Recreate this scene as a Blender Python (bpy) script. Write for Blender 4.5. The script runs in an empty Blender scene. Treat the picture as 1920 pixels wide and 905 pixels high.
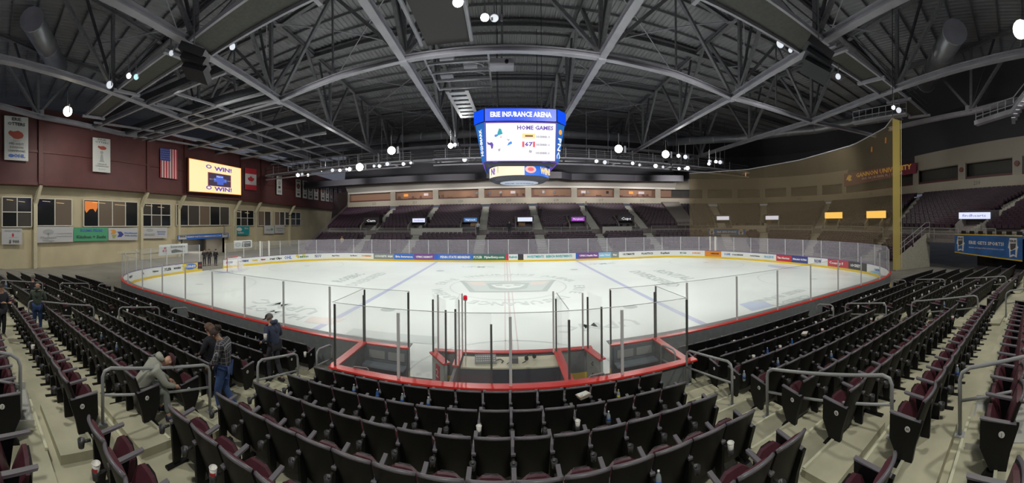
import bpy, bmesh, math, random
from mathutils import Vector, Matrix
random.seed(7)
C = bpy.context.scene.collection
sc = bpy.context.scene
PI = math.pi
# ---------------------------------------------------------------- camera
F, PX0, PY0, ROLL = 615.0, 945.8, 415.4, -4.93      # focal length in pixels of the 1920 wide frame, principal point, roll in pixels
CX, CY, H = -.216, -22.12, 4.36
cd = bpy.data.cameras.new('camera'); cam = bpy.data.objects.new('camera', cd); C.objects.link(cam)
cd.type = 'PANO'; cd.panorama_type = 'CENTRAL_CYLINDRICAL'
cd.central_cylindrical_range_u_min = -PX0/F; cd.central_cylindrical_range_u_max = (1920-PX0)/F
cd.central_cylindrical_range_v_min = -(905-PY0)/F; cd.central_cylindrical_range_v_max = PY0/F
cd.central_cylindrical_radius = 1.0
cd.sensor_width = 36; cd.lens = 7; cd.clip_start = .05; cd.clip_end = 400
cam.matrix_world = Matrix.Translation((CX, CY, H)) @ Matrix.Rotation(-ROLL/F, 4, 'Y') @ Matrix.Rotation(PI/2, 4, 'X')
sc.camera = cam
# ---------------------------------------------------------------- world, exposure
wd = bpy.data.worlds.new('world'); sc.world = wd; wd.use_nodes = True
wd.node_tree.nodes['Background'].inputs[0].default_value = (.55, .6, .75, 1)
wd.node_tree.nodes['Background'].inputs[1].default_value = .16
sc.view_settings.view_transform = 'Standard'; sc.view_settings.look = 'None'
sc.view_settings.exposure = 0.0; sc.view_settings.gamma = 1.0; sc.view_settings.use_curve_mapping = False
try:
    sc.cycles.use_denoising = True; sc.cycles.max_bounces = 7; sc.cycles.diffuse_bounces = 3; sc.cycles.glossy_bounces = 3
    sc.cycles.transparent_max_bounces = 24; sc.cycles.sample_clamp_indirect = 4.0; sc.cycles.sample_clamp_direct = 0.0
except Exception: pass

def light(kind, name, loc, target, energy, color=(1, 1, 1), size=1.0, spot=120, blend=.8):
    d = bpy.data.lights.new(name, kind); o = bpy.data.objects.new(name, d); C.objects.link(o)
    d.energy = energy; d.color = color
    if kind == 'AREA': d.size = size; d.shape = 'DISK'
    if kind == 'SPOT': d.spot_size = math.radians(spot); d.spot_blend = blend; d.shadow_soft_size = size
    o.location = loc
    o.rotation_euler = (Vector(target)-Vector(loc)).to_track_quat('-Z', 'Y').to_euler()
    return o
# the arena's sports lights, hung in two lines under the catwalks
for ix, x in enumerate((-21, -13, -4.5, 4.5, 13, 21)):
    for y, ty in ((-9.5, 3), (13.5, 0)):
        light('SPOT', 'sports_light', (x, y, 13.9), (x*.9, ty, 0), 2650, (1, 1, .96), .35, 116, .45)
# stand lights over the near seats and the concourse
for x in (-22, -11, 0, 11, 22):
    light('SPOT', 'stand_light', (x, -25.5, 14.0), (x*1.02, -15.5, 0), 2300, (1, .97, .88), .4, 125, .8)
for x, y in ((-20, 26), (0, 27), (20, 25)):
    light('SPOT', 'stand_light', (x, y, 13.6), (x, y-6, 0), 200, (1, .95, .9), .4, 125, .9)
for y in (-14, -3, 8, 20):  # unseen spots added to brighten the left end wall
    light('SPOT', 'wall_fill', (-24, y, 13.2), (-37, y+1, 2.5), 1700, (1, .95, .85), .4, 110, .9)

for x in (-27, -18, -9, 0, 9, 18, 27):  # unseen spots added to brighten the far fascia and soffit
    light('SPOT', 'fascia_fill', (x, 24, 10.9), (x*1.1, 38, 11.5), 3400, (1, .95, .9), .4, 75, .7)
for p, q, e_ in (((30, 14, 11.2), (48, 15, 11.6), 700), ((29, 4, 11.2), (46, 4, 11.6), 600), ((27, -7, 11.2), (41, -7, 11.4), 400), ((23, -15, 11.2), (34, -18, 11.4), 300)):  # more added spots without lamp bodies, for the right fascia
    light('SPOT', 'fascia_fill', p, q, e_, (1, .95, .88), .4, 75, .7)
# ---------------------------------------------------------------- materials
MATS = {}
def mat(name, col, rough=.6, metal=0., var=.0, scale=6., emit=0., ecol=None, spec=.5, bump=0., stretch=None):
    if name in MATS: return MATS[name]
    m = bpy.data.materials.new(name); m.use_nodes = True; nt = m.node_tree; b = nt.nodes['Principled BSDF']
    b.inputs['Base Color'].default_value = (*col, 1); b.inputs['Roughness'].default_value = rough
    b.inputs['Metallic'].default_value = metal; b.inputs['Specular IOR Level'].default_value = spec
    if var or bump:
        tc = nt.nodes.new('ShaderNodeTexCoord'); mp = nt.nodes.new('ShaderNodeMapping'); nz = nt.nodes.new('ShaderNodeTexNoise')
        if stretch: mp.inputs['Scale'].default_value = stretch
        nz.inputs['Scale'].default_value = scale; nz.inputs['Detail'].default_value = 5
        nt.links.new(tc.outputs['Object'], mp.inputs[0]); nt.links.new(mp.outputs[0], nz.inputs['Vector'])
        if var:
            r = nt.nodes.new('ShaderNodeValToRGB')
            r.color_ramp.elements[0].position = .3; r.color_ramp.elements[1].position = .7
            r.color_ramp.elements[0].color = (*[c*(1-var) for c in col], 1)
            r.color_ramp.elements[1].color = (*[min(1, c*(1+var)) for c in col], 1)
            nt.links.new(nz.outputs['Fac'], r.inputs[0]); nt.links.new(r.outputs[0], b.inputs['Base Color'])
        if bump:
            bp = nt.nodes.new('ShaderNodeBump'); bp.inputs['Strength'].default_value = bump
            nt.links.new(nz.outputs['Fac'], bp.inputs['Height']); nt.links.new(bp.outputs[0], b.inputs['Normal'])
    if emit:
        b.inputs['Emission Color'].default_value = (*(ecol or col), 1); b.inputs['Emission Strength'].default_value = emit
    MATS[name] = m; return m
def see_through(name, col, fac, gloss=.08, rough=.05, tint=(1, 1, 1)):
    """clear sheet: mostly transparent, part tinted diffuse, a little mirror"""
    m = bpy.data.materials.new(name); m.use_nodes = True; nt = m.node_tree; nt.nodes.clear()
    out = nt.nodes.new('ShaderNodeOutputMaterial'); tr = nt.nodes.new('ShaderNodeBsdfTransparent'); df = nt.nodes.new('ShaderNodeBsdfDiffuse')
    gl = nt.nodes.new('ShaderNodeBsdfGlossy'); m1 = nt.nodes.new('ShaderNodeMixShader'); m2 = nt.nodes.new('ShaderNodeMixShader')
    fr = nt.nodes.new('ShaderNodeMath'); fr.operation = 'MULTIPLY_ADD'; lw = nt.nodes.new('ShaderNodeLayerWeight'); lw.inputs[0].default_value = .18
    nt.links.new(lw.outputs['Facing'], fr.inputs[0]); fr.inputs[1].default_value = gloss*2; fr.inputs[2].default_value = .01
    df.inputs[0].default_value = (*col, 1); gl.inputs[1].default_value = rough
    m1.inputs[0].default_value = fac; tr.inputs[0].default_value = (*tint, 1)
    nt.links.new(tr.outputs[0], m1.inputs[1]); nt.links.new(df.outputs[0], m1.inputs[2])
    if gloss:
        nt.links.new(fr.outputs[0], m2.inputs[0]); nt.links.new(m1.outputs[0], m2.inputs[1]); nt.links.new(gl.outputs[0], m2.inputs[2])
        nt.links.new(m2.outputs[0], out.inputs[0])
    else: nt.links.new(m1.outputs[0], out.inputs[0])
    MATS[name] = m; return m
white = mat('painted_white', (.8, .8, .78), .5); black = mat('black_plastic', (.006, .006, .007), .5, var=.25, scale=3, spec=.3)
dark = mat('dark_steel', (.028, .03, .036), .55, var=.2); steel = mat('grey_painted_steel', (.17, .17, .19), .5, var=.18, scale=1.5)
light_steel = mat('light_grey_steel', (.30, .30, .33), .45, var=.15, scale=1.5)
alu = mat('aluminium', (.62, .62, .6), .35, .6); rail_m = mat('rail_grey_paint', (.34, .35, .36), .4, var=.06)
concrete = mat('stand_concrete', (.45, .435, .315), .75, var=.22, scale=1.3, bump=.05)
red = mat('red_cap', (.75, .045, .035), .35, var=.06); maroon = mat('maroon_vinyl', (.075, .022, .032), .42, var=.15, scale=8)
greywall = mat('grey_board_back', (.15, .165, .17), .6, var=.12)
glass = see_through('acrylic_glass', (.75, .8, .8), .045)
yellow = mat('yellow_kick', (.8, .55, .03), .4); cream = mat('cream_top', (.72, .7, .5), .45, var=.04)
def paint(col, e=0.):
    n = 'paint_%02x%02x%02x_%d' % (*[int(255*min(1, c)) for c in col], int(e*10))
    return mat(n, col, .5, emit=e) if not e else mat(n, (0.02, .02, .02), .5, emit=e, ecol=col)

# ---------------------------------------------------------------- mesh helpers
class MB:
    def __init__(s): s.v = []; s.f = []; s.mi = []
    def add(s, vs, fs, mi=0):
        n = len(s.v); s.v += [tuple(v) for v in vs]; s.f += [tuple(n+i for i in f) for f in fs]; s.mi += [mi]*len(fs); return s
    def box(s, c, d, rot=None, mi=0):
        x, y, z = d[0]/2, d[1]/2, d[2]/2
        vs = [Vector((a, b, e)) for a in (-x, x) for b in (-y, y) for e in (-z, z)]
        if rot is not None: vs = [rot @ v for v in vs]
        return s.add([v+Vector(c) for v in vs], [(0, 1, 3, 2), (4, 6, 7, 5), (0, 4, 5, 1), (2, 3, 7, 6), (0, 2, 6, 4), (1, 5, 7, 3)], mi)
    def hexa(s, p, mi=0):    # 8 points: bottom 4 ring, top 4 ring
        return s.add(p, [(3, 2, 1, 0), (4, 5, 6, 7), (0, 1, 5, 4), (1, 2, 6, 5), (2, 3, 7, 6), (3, 0, 4, 7)], mi)
    def beam(s, p, q, w, h=None, up=(0, 0, 1), mi=0):
        p, q = Vector(p), Vector(q); h = h or w; d = q-p
        if d.length < 1e-6: return s
        d.normalize(); up = Vector(up)
        if abs(d.dot(up)) > .98: up = Vector((0, 1, 0))
        r = d.cross(up).normalized(); u = r.cross(d).normalized()
        ring = lambda o: [o-r*w/2-u*h/2, o+r*w/2-u*h/2, o+r*w/2+u*h/2, o-r*w/2+u*h/2]
        return s.add(ring(p)+ring(q), [(3, 2, 1, 0), (4, 5, 6, 7), (0, 1, 5, 4), (1, 2, 6, 5), (2, 3, 7, 6), (3, 0, 4, 7)], mi)
    def ibeam(s, p, q, w, h, t=.05, mi=0):
        p, q = Vector(p), Vector(q); z = Vector((0, 0, 1))
        s.beam(p+z*(h/2-t/2), q+z*(h/2-t/2), w, t, mi=mi); s.beam(p-z*(h/2-t/2), q-z*(h/2-t/2), w, t, mi=mi)
        return s.beam(p, q, t, h-t*1.6, mi=mi)
    def tube(s, pts, r, n=8, mi=0, caps=True):
        pts = [Vector(p) for p in pts]; rs = r if isinstance(r, (list, tuple)) else [r]*len(pts); rings = []
        prev = None
        for i, p in enumerate(pts):
            d = (pts[min(i+1, len(pts)-1)]-pts[max(i-1, 0)]).normalized()
            if prev is None:
                a = Vector((0, 0, 1)) if abs(d.z) < .9 else Vector((1, 0, 0)); x = d.cross(a).normalized()
            else: x = (prev-d*prev.dot(d)).normalized()
            prev = x; y = d.cross(x)
            rings.append([p+(x*math.cos(2*PI*k/n)+y*math.sin(2*PI*k/n))*rs[i] for k in range(n)])
        fs = []
        for i in range(len(pts)-1):
            for k in range(n): fs.append((i*n+k, i*n+(k+1) % n, (i+1)*n+(k+1) % n, (i+1)*n+k))
        if caps: fs += [tuple(range(n-1, -1, -1)), tuple((len(pts)-1)*n+k for k in range(n))]
        return s.add([v for r_ in rings for v in r_], fs, mi)
    def lathe(s, c, prof, n=16, mi=0, axis=None):
        vs = []; c = Vector(c)
        for r, z in prof:
            for k in range(n):
                v = Vector((r*math.cos(2*PI*k/n), r*math.sin(2*PI*k/n), z))
                if axis is not None: v = axis @ v
                vs.append(c+v)
        fs = [(i*n+k, i*n+(k+1) % n, (i+1)*n+(k+1) % n, (i+1)*n+k) for i in range(len(prof)-1) for k in range(n)]
        fs += [tuple(range(n-1, -1, -1)), tuple((len(prof)-1)*n+k for k in range(n))]
        return s.add(vs, fs, mi)
    def poly(s, pts, mi=0): return s.add(pts, [tuple(range(len(pts)))], mi)
    def sheet(s, rows, mi=0, close=False):     # grid of points
        n = len(rows[0]); fs = []
        for i in range(len(rows)-1):
            for k in range(n-1): fs.append((i*n+k, i*n+k+1, (i+1)*n+k+1, (i+1)*n+k))
        return s.add([p for r in rows for p in r], fs, mi)
    def mesh(s, name, mats, smooth=False):
        me = bpy.data.meshes.new(name); me.from_pydata(s.v, [], s.f)
        for m in (mats if isinstance(mats, (list, tuple)) else [mats]): me.materials.append(m)
        if any(s.mi): me.polygons.foreach_set('material_index', s.mi)
        if smooth: me.polygons.foreach_set('use_smooth', [True]*len(s.f))
        me.update(); return me
    def build(s, name, mats, parent=None, smooth=False, **kw):
        return link(name, s.mesh(name, mats, smooth), parent, **kw)
def link(name, data, parent=None, loc=None, kind=None, label=None, cat=None, group=None, rotz=None):
    o = bpy.data.objects.new(name, data); C.objects.link(o)
    if parent: o.parent = parent
    if loc is not None: o.location = loc
    if rotz is not None: o.rotation_euler = (0, 0, rotz)
    if kind: o['kind'] = kind
    if label: o['label'] = label
    if cat: o['category'] = cat
    if group: o['group'] = group
    return o
def thing(name, label, cat, loc=(0, 0, 0), rotz=0, group=None, kind=None):
    return link(name, None, None, loc, kind, label, cat, group, rotz)
def struct(name, mb, m, label=None, cat=None, smooth=False):
    return mb.build(name, m, None, smooth, kind='structure', label=label or name.replace('_', ' '), cat=cat or 'structure')
def dup(o, parent=None, loc=None, rotz=None, label=None):
    r = o.copy(); C.objects.link(r)
    if parent is not None: r.parent = parent
    if loc is not None: r.location = loc
    if rotz is not None: r.rotation_euler = (0, 0, rotz)
    if label: r['label'] = label
    for ch in o.children: dup(ch, r)
    return r
def glyphs(s, size, m, bold=0., align='CENTER', depth=.002, width=None):
    cu = bpy.data.curves.new('lettering', 'FONT'); cu.body = s; cu.size = size; cu.align_x = align; cu.align_y = 'CENTER'
    cu.extrude = depth; cu.offset = bold; cu.resolution_u = 1
    o = bpy.data.objects.new('lettering', cu); me = bpy.data.meshes.new_from_object(o); me.materials.clear(); me.materials.append(m)
    bpy.data.objects.remove(o); bpy.data.curves.remove(cu)
    if width and len(me.vertices):
        xs = [v.co.x for v in me.vertices]; k = width/max(1e-6, max(xs)-min(xs))
        for v in me.vertices: v.co.x *= k
    me.name = 'lettering'; return me
def text(s, size, org, right, up, m, parent=None, name='lettering', width=None, bold=0., align='CENTER'):
    me = glyphs(s, size, m, bold, align, width=width)
    o = bpy.data.objects.new(name, me); C.objects.link(o)
    r = Vector(right).normalized(); n = r.cross(Vector(up)).normalized(); u = n.cross(r)
    M = Matrix((r, u, n)).transposed().to_4x4(); M.translation = Vector(org)
    if parent is not None:
        o.parent = parent; M = Matrix.Translation(-parent.location) @ M if not parent.rotation_euler.z else (Matrix.Translation(parent.location) @ Matrix.Rotation(parent.rotation_euler.z, 4, 'Z')).inverted() @ M
    o.matrix_local = M
    return o
# pixel of the 1920 frame -> bearing; used only while laying the place out
def bear(px): return (px-PX0)/F
def at(px, py, X=None, Y=None, Z=None, r=None):
    az = bear(px); e = (PY0+ROLL*math.sin(az)-py)/F
    if X is not None: r = (X-CX)/math.sin(az)
    elif Y is not None: r = (Y-CY)/math.cos(az)
    elif Z is not None: r = (Z-H)/e
    return Vector((CX+r*math.sin(az), CY+r*math.cos(az), H+r*e))
WK, WC = .00027, .00293
def wp(u, v, z=0.): return Vector((u/(1+WK*u*u), v-WC*u*u, z))
ORD = ['first', 'second', 'third', 'fourth', 'fifth', 'sixth', 'seventh', 'eighth', 'ninth', 'tenth', 'eleventh', 'twelfth', 'thirteenth', 'fourteenth', 'fifteenth', 'sixteenth', 'seventeenth', 'eighteenth', 'nineteenth', 'twentieth']
# ================================================================ RINK
L, W, R = 30.48, 13.25, 13.1
ZT, ZG = .88, 2.44
def outline(off=0.):
    """path in warped plan: near centre -> left end -> far side -> right end -> near centre"""
    P = []
    l, w, r = L+off, W+off, R+off
    arc = lambda cx, cy, a0, a1, n=22: [(cx+r*math.cos(a0+(a1-a0)*k/n), cy+r*math.sin(a0+(a1-a0)*k/n)) for k in range(n+1)]
    seg = lambda a, b, n: [(a[0]+(b[0]-a[0])*k/n, a[1]+(b[1]-a[1])*k/n) for k in range(n)]
    P += seg((0, -w), (-(L-R), -w), 24) + arc(-(L-R), -(W-R), -PI/2, -PI) + arc(-(L-R), W-R, PI, PI/2)
    P += seg((-(L-R), w), (L-R, w), 48) + arc(L-R, W-R, PI/2, 0) + arc(L-R, -(W-R), 0, -PI/2) + seg((L-R, -w), (0, -w), 24) + [(0, -w)]
    return [wp(*p) for p in P]
class Path:
    def __init__(s, pts):
        s.p = pts; s.c = [0.]
        for a, b in zip(pts, pts[1:]): s.c.append(s.c[-1]+(b-a).length)
        s.len = s.c[-1]
    def at(s, t, side=0., z=0.):
        t = max(0, min(s.len-1e-6, t)); lo, hi = 0, len(s.c)-1
        while hi-lo > 1:
            m = (lo+hi)//2
            if s.c[m] <= t: lo = m
            else: hi = m
        k = (t-s.c[lo])/max(1e-9, s.c[lo+1]-s.c[lo]); p = s.p[lo].lerp(s.p[lo+1], k)
        a = s.p[max(lo-1, 0)]; b = s.p[min(lo+2, len(s.p)-1)]; d = (b-a).normalized()
        n = Vector((-d.y, d.x, 0))           # left of travel = outward (travel is clockwise)
        return p+n*side+Vector((0, 0, z)), d, n
    def find(s, px, far=True):
        b = bear(px); best = None; prev = None; N = 900
        for i in range(N+1):
            t = s.len*i/N; p = s.at(t)[0]; q = math.atan2(p.x-CX, p.y-CY)-b
            if prev is not None and (q > 0) != (prev[0] > 0):
                tt = prev[1]+(t-prev[1])*abs(prev[0])/(abs(prev[0])+abs(q)); r = (s.at(tt)[0]-Vector((CX, CY, 0))).length
                if best is None or (r > best[0]) == far: best = (r, tt)
            prev = (q, t)
        if best is None:
            q = [(abs(math.atan2(s.at(s.len*i/N)[0].x-CX, s.at(s.len*i/N)[0].y-CY)-b), s.len*i/N) for i in range(N)]
            return min(q)[1]
        return best[1]
    def nearest_x(s, x, far):
        best = None
        for i in range(1500):
            t = s.len*i/1500; p = s.at(t)[0]
            if (p.y > 0) == far and (best is None or abs(p.x-x) < best[0]): best = (abs(p.x-x), t)
        return best[1]
rink = Path(outline())
TL = min((rink.at(rink.len*i/600)[0].x, rink.len*i/600) for i in range(600))[1]
TR = max((rink.at(rink.len*i/600)[0].x, rink.len*i/600) for i in range(600))[1]

_bt = [(math.atan2(p.x-CX, p.y-CY), t) for p, t in ((rink.at(rink.len*i/1200)[0], rink.len*i/1200) for i in range(1200))]
TBL, TBR = min(_bt)[1], max(_bt)[1]      # where the boards turn out of sight on the left and on the right
# ground slab and ice
struct('floor', MB().box((3, 10, -.06), (120, 90, .1)), mat('slab_concrete', (.3, .29, .25), .7, var=.15, scale=.5))
ice_m = mat('ice', (.80, .86, .83), .3, var=.035, scale=.35, spec=.35)
m = MB(); pts = outline(-.02)[:-1]; m.v = [tuple(p+Vector((0, 0, .02))) for p in pts]+[(0, 0, .02)]; n = len(pts)
m.f = [((i+1) % n, i, n) for i in range(n)]; m.mi = [0]*n
ice = struct('ice_floor', m, ice_m, 'white ice sheet of the hockey rink')
def icestrip(name, pts, w, m, z=.026, closed=False):
    mb = MB(); n = len(pts); rows = []
    for i in range(n):
        a = pts[(i-1) % n] if closed or i else pts[i]; b = pts[(i+1) % n] if closed or i < n-1 else pts[i]
        d = Vector((b[0]-a[0], b[1]-a[1], 0)).normalized(); nn = Vector((-d.y, d.x, 0)); p = Vector((*pts[i], 0))
        rows.append([wp(*(p+nn*w/2).xy, z), wp(*(p-nn*w/2).xy, z)])
    if closed: rows.append(rows[0])
    return mb.sheet(rows).build(name, m, ice)
f_blue = mat('ice_line_blue', (.50, .54, .72), .35); f_red = mat('ice_line_red', (.68, .60, .60), .35); f_grey = mat('ice_print_grey', (.50, .56, .545), .35)
f_gr2 = mat('ice_print_pale', (.62, .68, .665), .35); f_or = mat('ice_print_orange', (.76, .70, .65), .35); f_pb = mat('ice_print_blue', (.56, .64, .80), .35)
vs = lambda u, a, b, n=20: [(u, a+(b-a)*k/n) for k in range(n+1)]
for u in (-7.7, 7.7): icestrip('blue_line', vs(u, -13.2, 13.2), .32, f_blue)
icestrip('red_line', vs(0, -13.2, 13.2), .09, f_red); icestrip('red_line', vs(.22, -13.2, 13.2), .05, f_red); icestrip('red_line', vs(-.22, -13.2, 13.2), .05, f_red)
circ = lambda u, v, r, n=48, a0=0, a1=2*PI: [(u+r*math.cos(a0+(a1-a0)*k/n), v+r*math.sin(a0+(a1-a0)*k/n)) for k in range(n)]
icestrip('centre_circle', circ(0, 0, 3.9), .07, f_gr2, closed=True)
icestrip('referee_crease', circ(0, -13.2, 3.05, 24, 0, PI), .06, f_gr2)
for u in (-21.5, 21.5):
    for v in (-6.7, 6.7):
        icestrip('faceoff_circle', circ(u, v, 4.4), .06, f_gr2, closed=True)
        mb = MB(); mb.poly([wp(u+.4*math.cos(a), v+.3*math.sin(a), .027) for a in [2*PI*k/16 for k in range(16)]]); mb.build('faceoff_spot', f_gr2, ice)
for u, v in ((-6, 6.7), (6, 6.7), (-6, -6.7), (6, -6.7)):
    MB().poly([wp(u+.38*math.cos(2*PI*k/16), v+.34*math.sin(2*PI*k/16), .027) for k in range(16)]).build('faceoff_spot', f_grey, ice)
for u in (-27.2, 27.2):
    icestrip('goal_line', vs(u, -9, 9), .05, f_red)
    MB().poly([wp(u+(-1 if u > 0 else 1)*1.8*math.sin(PI*k/14)+0, 1.8*math.cos(PI*k/14), .027) for k in range(15)]).build('goal_crease', f_pb, ice)
# centre emblem: a keystone badge with a broad-nosed face in grey, orange and white
def ipoly(pts, m, z=.028, name='ice_emblem'): return MB().poly([wp(u, v, z) for u, v in pts]).build(name, m, ice)
ipoly([(-3.6, 1.9), (3.6, 1.9), (3.3, 1.2), (2.4, -1.9), (-2.4, -1.9), (-3.3, 1.2)], f_grey)
ipoly([(-3.2, 1.65), (3.2, 1.65), (2.95, 1.1), (2.1, -1.6), (-2.1, -1.6), (-2.95, 1.1)], f_gr2, .030)
ipoly([(-3.0, 1.5), (-1.7, 1.5), (-1.5, .2), (-2.4, .3)], f_or, .032); ipoly([(3.0, 1.5), (1.7, 1.5), (1.5, .2), (2.4, .3)], f_or, .032)
ipoly([(-1.5, .9), (-.5, 1.2), (.5, 1.2), (1.5, .9), (1.2, -.9), (.5, -1.3), (-.5, -1.3), (-1.2, -.9)], f_grey, .033)
ipoly([(-1.2, .4), (-.3, .7), (.3, .7), (1.2, .4), (.8, -.5), (0, -.9), (-.8, -.5)], ice_m, .035)
ipoly([(-.9, .3), (-.4, .45), (-.4, .1), (-.8, .05)], f_grey, .037); ipoly([(.9, .3), (.4, .45), (.4, .1), (.8, .05)], f_grey, .037); ipoly([(-.25, 0), (.25, 0), (0, -.3)], f_grey, .037)
def ictext(s, u, v, size, ang, m=f_grey, bold=.02):
    p = wp(u, v, .028); r = Vector((math.cos(ang), math.sin(ang), 0)); text(s, size, p, r, (-r.y, r.x, 0), m, ice, 'ice_lettering', bold=bold)
ring = 'ERIE INSURANCE ARENA  ERIE INSURANCE ARENA  '
for k, ch in enumerate(ring):
    if ch != ' ':
        a = PI*.96-2*PI*k/len(ring); ictext(ch, 4.75*math.cos(a), 4.75*math.sin(a), 1.0, a-PI/2, f_gr2)
ictext('UPMC', -11.3, -8.2, 1.5, PI, f_gr2); ictext('HAMOT', -11.0, -9.5, 1.0, PI, f_gr2)
ictext('ROEBIC', -12.6, 1.6, 1.3, PI*.5, f_grey); ictext('DIVERSIFIED', -10.8, 1.6, 1.2, PI*.5, f_gr2)
ictext('RENTAL', 13.2, 1.2, 1.5, -PI*.5, f_grey); ictext('DIVERSIFIED', 10.9, .6, 1.4, -PI*.5, f_grey)
ictext('UPMC', 3.6, -9.0, 1.3, PI, f_gr2); ictext('UPMC', 9.5, 9.9, 1.2, 0, f_gr2); ictext('UPMC', -2.8, 9.4, 1.2, 0, f_gr2)
ipoly([(11.2, -9.0), (12.8, -9.0), (12.4, -10.4), (10.8, -10.4)], f_pb); ictext('ERIE BANK', 14.4, -9.0, .9, PI, f_gr2); ictext('CREDIT', 13.9, -10.3, .9, PI, f_gr2)
ipoly([(-6.3, -9.9), (-2.7, -9.9), (-2.7, -10.7), (-6.3, -10.7)], f_gr2); ipoly([(-8.9, -9.2), (-7.2, -8.8), (-7.4, -9.9), (-8.7, -10.1)], f_or)

# boards --------------------------------------------------------------------
boards = thing('dasher_boards', 'white rink boards with advertising, yellow kick strip and red or purple top', 'rink boards', kind='structure')
purple = mat('purple_cap', (.16, .10, .32), .4)
def ribbon(path, t0, t1, prof, step=.7):
    """closed profile of (side, z) swept along the path"""
    n = max(1, int((t1-t0)/step)); rows = []
    for i in range(n+1):
        t = t0+(t1-t0)*i/n; p, d, nn = path.at(t); rows.append([p+nn*a+Vector((0, 0, z)) for a, z in prof]+[p+nn*prof[0][0]+Vector((0, 0, prof[0][1]))])
    mb = MB().sheet(rows); k = len(prof)
    mb.f += [tuple(range(k)), tuple((len(rows)-1)*(k+1)+j for j in range(k-1, -1, -1))]; mb.mi += [0, 0]
    return mb
def board(t0, t1, inner, near):
    mb = ribbon(rink, t0, t1, [(0, .21), (0, ZT-.03), (.10, ZT-.03), (.10, .21)])
    n = max(1, int((t1-t0)/.7)); mi = []
    for i in range(n): mi += [1, 0, 0, 0]
    mb.mi = mi+[0, 0]
    return mb.build('board_panel', [greywall, inner], boards)
W_ = mat('board_white', (.78, .79, .76), .4)
blu = mat('ad_blue', (.04, .16, .56), .4); pur = mat('ad_purple', (.19, .06, .27), .4); grn = mat('ad_green', (.04, .17, .10), .4); yl = mat('ad_yellow', (.80, .58, .02), .4)
rd = mat('ad_red', (.55, .035, .06), .4); nvy = mat('ad_navy', (.045, .06, .25), .4); teal = mat('ad_teal', (.02, .35, .38), .4); gr = mat('ad_grey', (.23, .26, .24), .4)
lbl = mat('ad_light_blue', (.25, .50, .68), .4); tblu = mat('line_blue', (.02, .12, .55), .4); og = mat('ad_orange', (.75, .25, .03), .4); tw = paint((.85, .85, .85)); tk = paint((.03, .03, .04)); bk = mat('ad_black', (.03, .03, .03), .4)
# (from px, to px, panel colour, [(words, height, colour)])
ADS = [(206, 236, W_, [('Utica', .3, tk)]), (236, 262, W_, [('KEYSTONE', .2, tk)]), (262, 282, W_, [('LASALLE', .22, tk)]), (282, 300, W_, [('Vision', .2, tk)]), (300, 322, W_, [('PLYLER', .32, tk)]), (322, 342, W_, [('MODERN', .22, tk)]),
 (342, 370.5, yl, [('STAN-KO', .3, tw)]), (370.5, 378.5, bk, [('EHC', .2, rd)]),
 (418, 441, W_, [('LECOM', .25, nvy)]), (441, 471, W_, [('EASTSIDE', .25, nvy)]), (471, 485, W_, [('Family', .2, yl)]), (485, 500, W_, [('Giant', .2, rd)]), (500, 530, W_, [('Great Clips', .32, tk)]), (530, 549, W_, [('OHL', .5, blu)]),
 (549, 584, W_, [('LAKE ERIE RADIO', .22, grn)]), (584, 610, W_, [('NOW', .5, nvy)]), (610, 648, W_, [('Ray Price', .16, tk)]), (648, 674, W_, [('Lake Shore', .16, tk)]), (674, 700, W_, [('HOMEBIRD', .24, og)]), (700, 738.5, gr, [('CONCRETE  M&M', .28, tw)]),
 (738.5, 776, blu, [('Erie Insurance', .3, tw)]), (776, 814, pur, [('UPMC HAMOT', .3, tw)]), (814, 820.5, tblu, []), (820.5, 886, blu, [('PENN STATE BEHREND', .34, tw)]), (886, 904.5, grn, [('PLYLER', .34, tw)]), (904.5, 947.5, grn, [('PlylerEntry.com', .32, tw)]), (947.5, 953, rd, []),
 (953, 970.5, W_, [('Rebich', .34, teal)]), (970.5, 981, bk, []), (981, 1079, W_, [('INVESTMENTS   REBICH INVESTMENTS', .36, teal)]), (1079, 1083.6, tblu, []), (1083.6, 1122, pur, [('UPMC Health Plan', .26, tw)]),
 (1122, 1145, lbl, [('Lake View', .24, tw)]), (1145, 1160, gr, [('Bay', .24, tw)]), (1160, 1196, W_, [('ULTIMATE', .28, tk)]), (1196, 1230, W_, [('PLASTICS', .28, tk)]), (1230, 1264, W_, [('KeyBank', .26, tk)]), (1264, 1295, W_, [('AHN Saint', .24, grn)]),
 (1295, 1321, W_, [('LIVE MORE', .24, og)]), (1321, 1352, og, [('MCDONOUGH', .26, tk)]), (1352, 1370, W_, [('BIG LIVE', .3, blu)]), (1370, 1400, W_, [('P & D MOLDING', .2, tk)]), (1400, 1428, W_, [('Pinecrest Custom', .14, tk)]), (1428, 1455, W_, [('McLENE', .32, lbl)]),
 (1455, 1484, rd, [('Tim Hortons', .26, tw)]), (1484, 1514.5, nvy, [('Michelob ULTRA', .22, tw)]), (1514.5, 1551.6, W_, [('NOW', .45, nvy)]), (1551.6, 1590.5, rd, [('Country Fair', .28, tw)]), (1590.5, 1625, bk, [('ROCKET 93.9', .3, tw)]), (1625, 1659.5, W_, [('BLASTEK', .22, blu)])]
spans = []
for a, b, m_, w_ in ADS:
    t0, t1 = rink.find(a), rink.find(b); spans.append((t0, t1)); board(t0, t1, m_, False)
    for s_, h_, c_ in w_:
        p, d, n_ = rink.at((t0+t1)/2); wd_ = min((t1-t0)*.86, len(s_)*h_*.62)
        text(s_, h_, p-n_*.02+Vector((0, 0, .54)), d, (0, 0, 1), c_, boards, width=wd_, bold=.012)
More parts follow.
